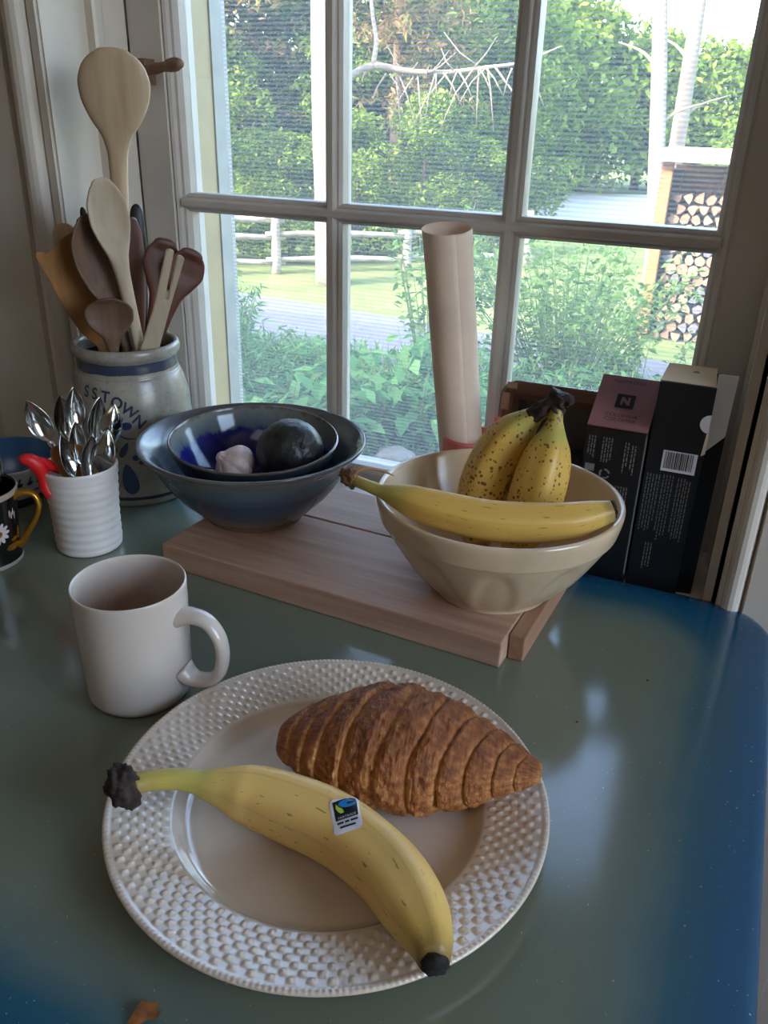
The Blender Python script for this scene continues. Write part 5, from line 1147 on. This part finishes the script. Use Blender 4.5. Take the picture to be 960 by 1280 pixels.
while z < 1.60:
    x = .18 + (.055 if row % 2 else 0)
    while x < W_ - .17:
        if z < 1.47 + .08 * math.sin(x * 4) and nl < 290:
            o = bpy.data.objects.new('log', q.choice(LM)); COL.objects.link(o)
            o.location = (wsX0 + x + q.uniform(-.008, .008), wsY0 + .10 + q.uniform(0, .05), GROUND + z + q.uniform(-.006, .006)); o.rotation_euler = (0, q.uniform(0, 6.28), q.uniform(-.05, .05)); s_ = q.uniform(.86, 1.02); o.scale = (s_, 1, s_)
            tag(o, 'split firewood log stacked in the open woodshed', 'log', 'stacked firewood logs'); nl += 1
        x += .112
    z += .100; row += 1

# garden plants below the window
def stems_plant(name, label, loc, h, spread, nst, per, leaf, mat, seed, group=None, aspect=.45, droop=.25, cat='plant'):
    r = np.random.default_rng(seed); t = thing(name, label, cat, (*loc, GROUND), 0, group); cs = []; ds = []; sg = G()
    for i in range(nst):
        a = r.uniform(0, 2 * PI); rr_ = spread * r.uniform(.1, 1) ** .7; hh_ = h * r.uniform(.55, 1.0)
        p0 = np.array((.25 * rr_ * math.cos(a), .25 * rr_ * math.sin(a), 0)); p2 = np.array((rr_ * math.cos(a), rr_ * math.sin(a), hh_)); p1 = (p0 + p2) / 2 + np.array((0, 0, hh_ * .12))
        tq = np.linspace(0, 1, 6)[:, None]; P = (1 - tq) ** 2 * p0 + 2 * tq * (1 - tq) * p1 + tq ** 2 * p2
        sg.tube([tuple(w_) for w_ in P], [.008 * (1 - .7 * k_ / 5) for k_ in range(6)], 4)
        u_ = r.uniform(.12, 1, per) ** .8; Q = ((1 - u_) ** 2)[:, None] * p0 + (2 * u_ * (1 - u_))[:, None] * p1 + (u_ ** 2)[:, None] * p2
        az = r.uniform(0, 2 * PI, per); d_ = np.c_[np.cos(az), np.sin(az), -droop * np.ones(per)]
        cs.append(Q + d_ * leaf * r.uniform(.4, 1.3, per)[:, None]); ds.append(d_)
    foliage('leaves', leaves_mesh('leaves', np.concatenate(cs), leaf, aspect, .8, seed, np.concatenate(ds)), mat, t)
    o = sg.build('stems', simple('green stems', (110, 130, 70), .8) if 'green stems' not in bpy.data.materials else bpy.data.materials['green stems'], t, True); o['kind'] = 'stuff'; return t
stems_plant('garden_bush', 'large airy bush in the right window panes before the woodshed', (-1.36, 7.0), 1.42, 1.08, 95, 36, .075, leaf_shrub, 31, cat='bush')
stems_plant('garden_bush', 'slender bush behind the paper roll in the middle pane', (-2.45, 6.6), 1.55, .55, 36, 30, .075, leaf_shrub, 32, cat='bush')
stems_plant('garden_bush', 'bush at the right edge of the window under the woodpile', (-.72, 6.6), .75, .5, 22, 26, .07, leaf_shrub, 33, cat='bush')
lw = 'feathery green weed clump growing in the bed outside the left pane'
for i, (x, y, h_) in enumerate(((-4.1, 5.9, 1.0), (-3.7, 5.4, .82), (-4.5, 6.3, 1.05), (-3.3, 5.1, .62), (-3.95, 5.0, .7), (-3.0, 5.7, .62), (-4.4, 5.4, .85), (-3.45, 6.0, .55))):
    stems_plant('weed_clump', lw, (x, y), h_, .42, 34, 26, .075, leaf_weed, 40 + i, 'weeds outside the left pane', .28)
lw = 'broad leaved green plant growing in the bed outside the middle pane'
for i, (x, y, h_) in enumerate(((-2.75, 5.3, .72), (-2.35, 5.0, .72), (-2.05, 5.2, .66), (-2.6, 4.7, .5), (-1.75, 5.4, .62), (-2.2, 5.7, .8), (-2.95, 4.9, .55))):
    stems_plant('broad_leaved_plant', lw, (x, y), h_, .36, 16, 10, .17, leaf_broad, 60 + i, 'broad leaved plants outside the middle pane', .5, .35)
lw = 'low green garden plant outside the right lower pane'
for i, (x, y, h_) in enumerate(((-1.2, 6.2, .6), (-.75, 6.0, .5), (-1.6, 5.9, .62), (-.3, 6.4, .55), (-2.1, 6.1, .7))):
    stems_plant('garden_plant', lw, (x, y), h_, .42, 24, 20, .09, leaf_weed, 80 + i, 'low plants outside the right pane', .4)
# grass along the bed and lawn edge, uncountable
r_ = np.random.default_rng(90); n_ = 9000; cx_ = np.c_[r_.uniform(-6, 1, n_), r_.uniform(4.2, 7.4, n_), np.zeros(n_)]; hz = r_.uniform(.05, .2, n_)
cx_[:, 2] = GROUND + hz * .5; me = leaves_mesh('grass', cx_, .2, .10, 0.05, 91, np.c_[r_.normal(0, .25, n_), r_.normal(0, .25, n_), np.ones(n_)]); me.materials.append(leaf_weed)
o = bpy.data.objects.new('grass', me); COL.objects.link(o); tag(o, 'rough grass growing through the garden bed', 'grass', kind='stuff')
for i, (x, y, s_) in enumerate(((-2.0, 4.75, .16), (-1.72, 4.85, .12), (-2.3, 4.55, .14), (-1.5, 5.05, .13))):
    t = thing('garden_stone', ['largest grey stone in the garden bed below the middle pane', 'grey stone right of the largest stone in the garden bed', 'grey stone left of the largest stone in the garden bed', 'grey stone furthest right in the garden bed'][i], 'stone', (x, y, GROUND))
    rough_blob('stone_body', (0, 0, s_ * .4), (s_, s_ * .8, s_ * .6), simple('garden stone', (104, 100, 96), .9, var=.15, bump=.4, bscale=30) if 'garden stone' not in bpy.data.materials else bpy.data.materials['garden stone'], t, 12 + i, .3, 3)
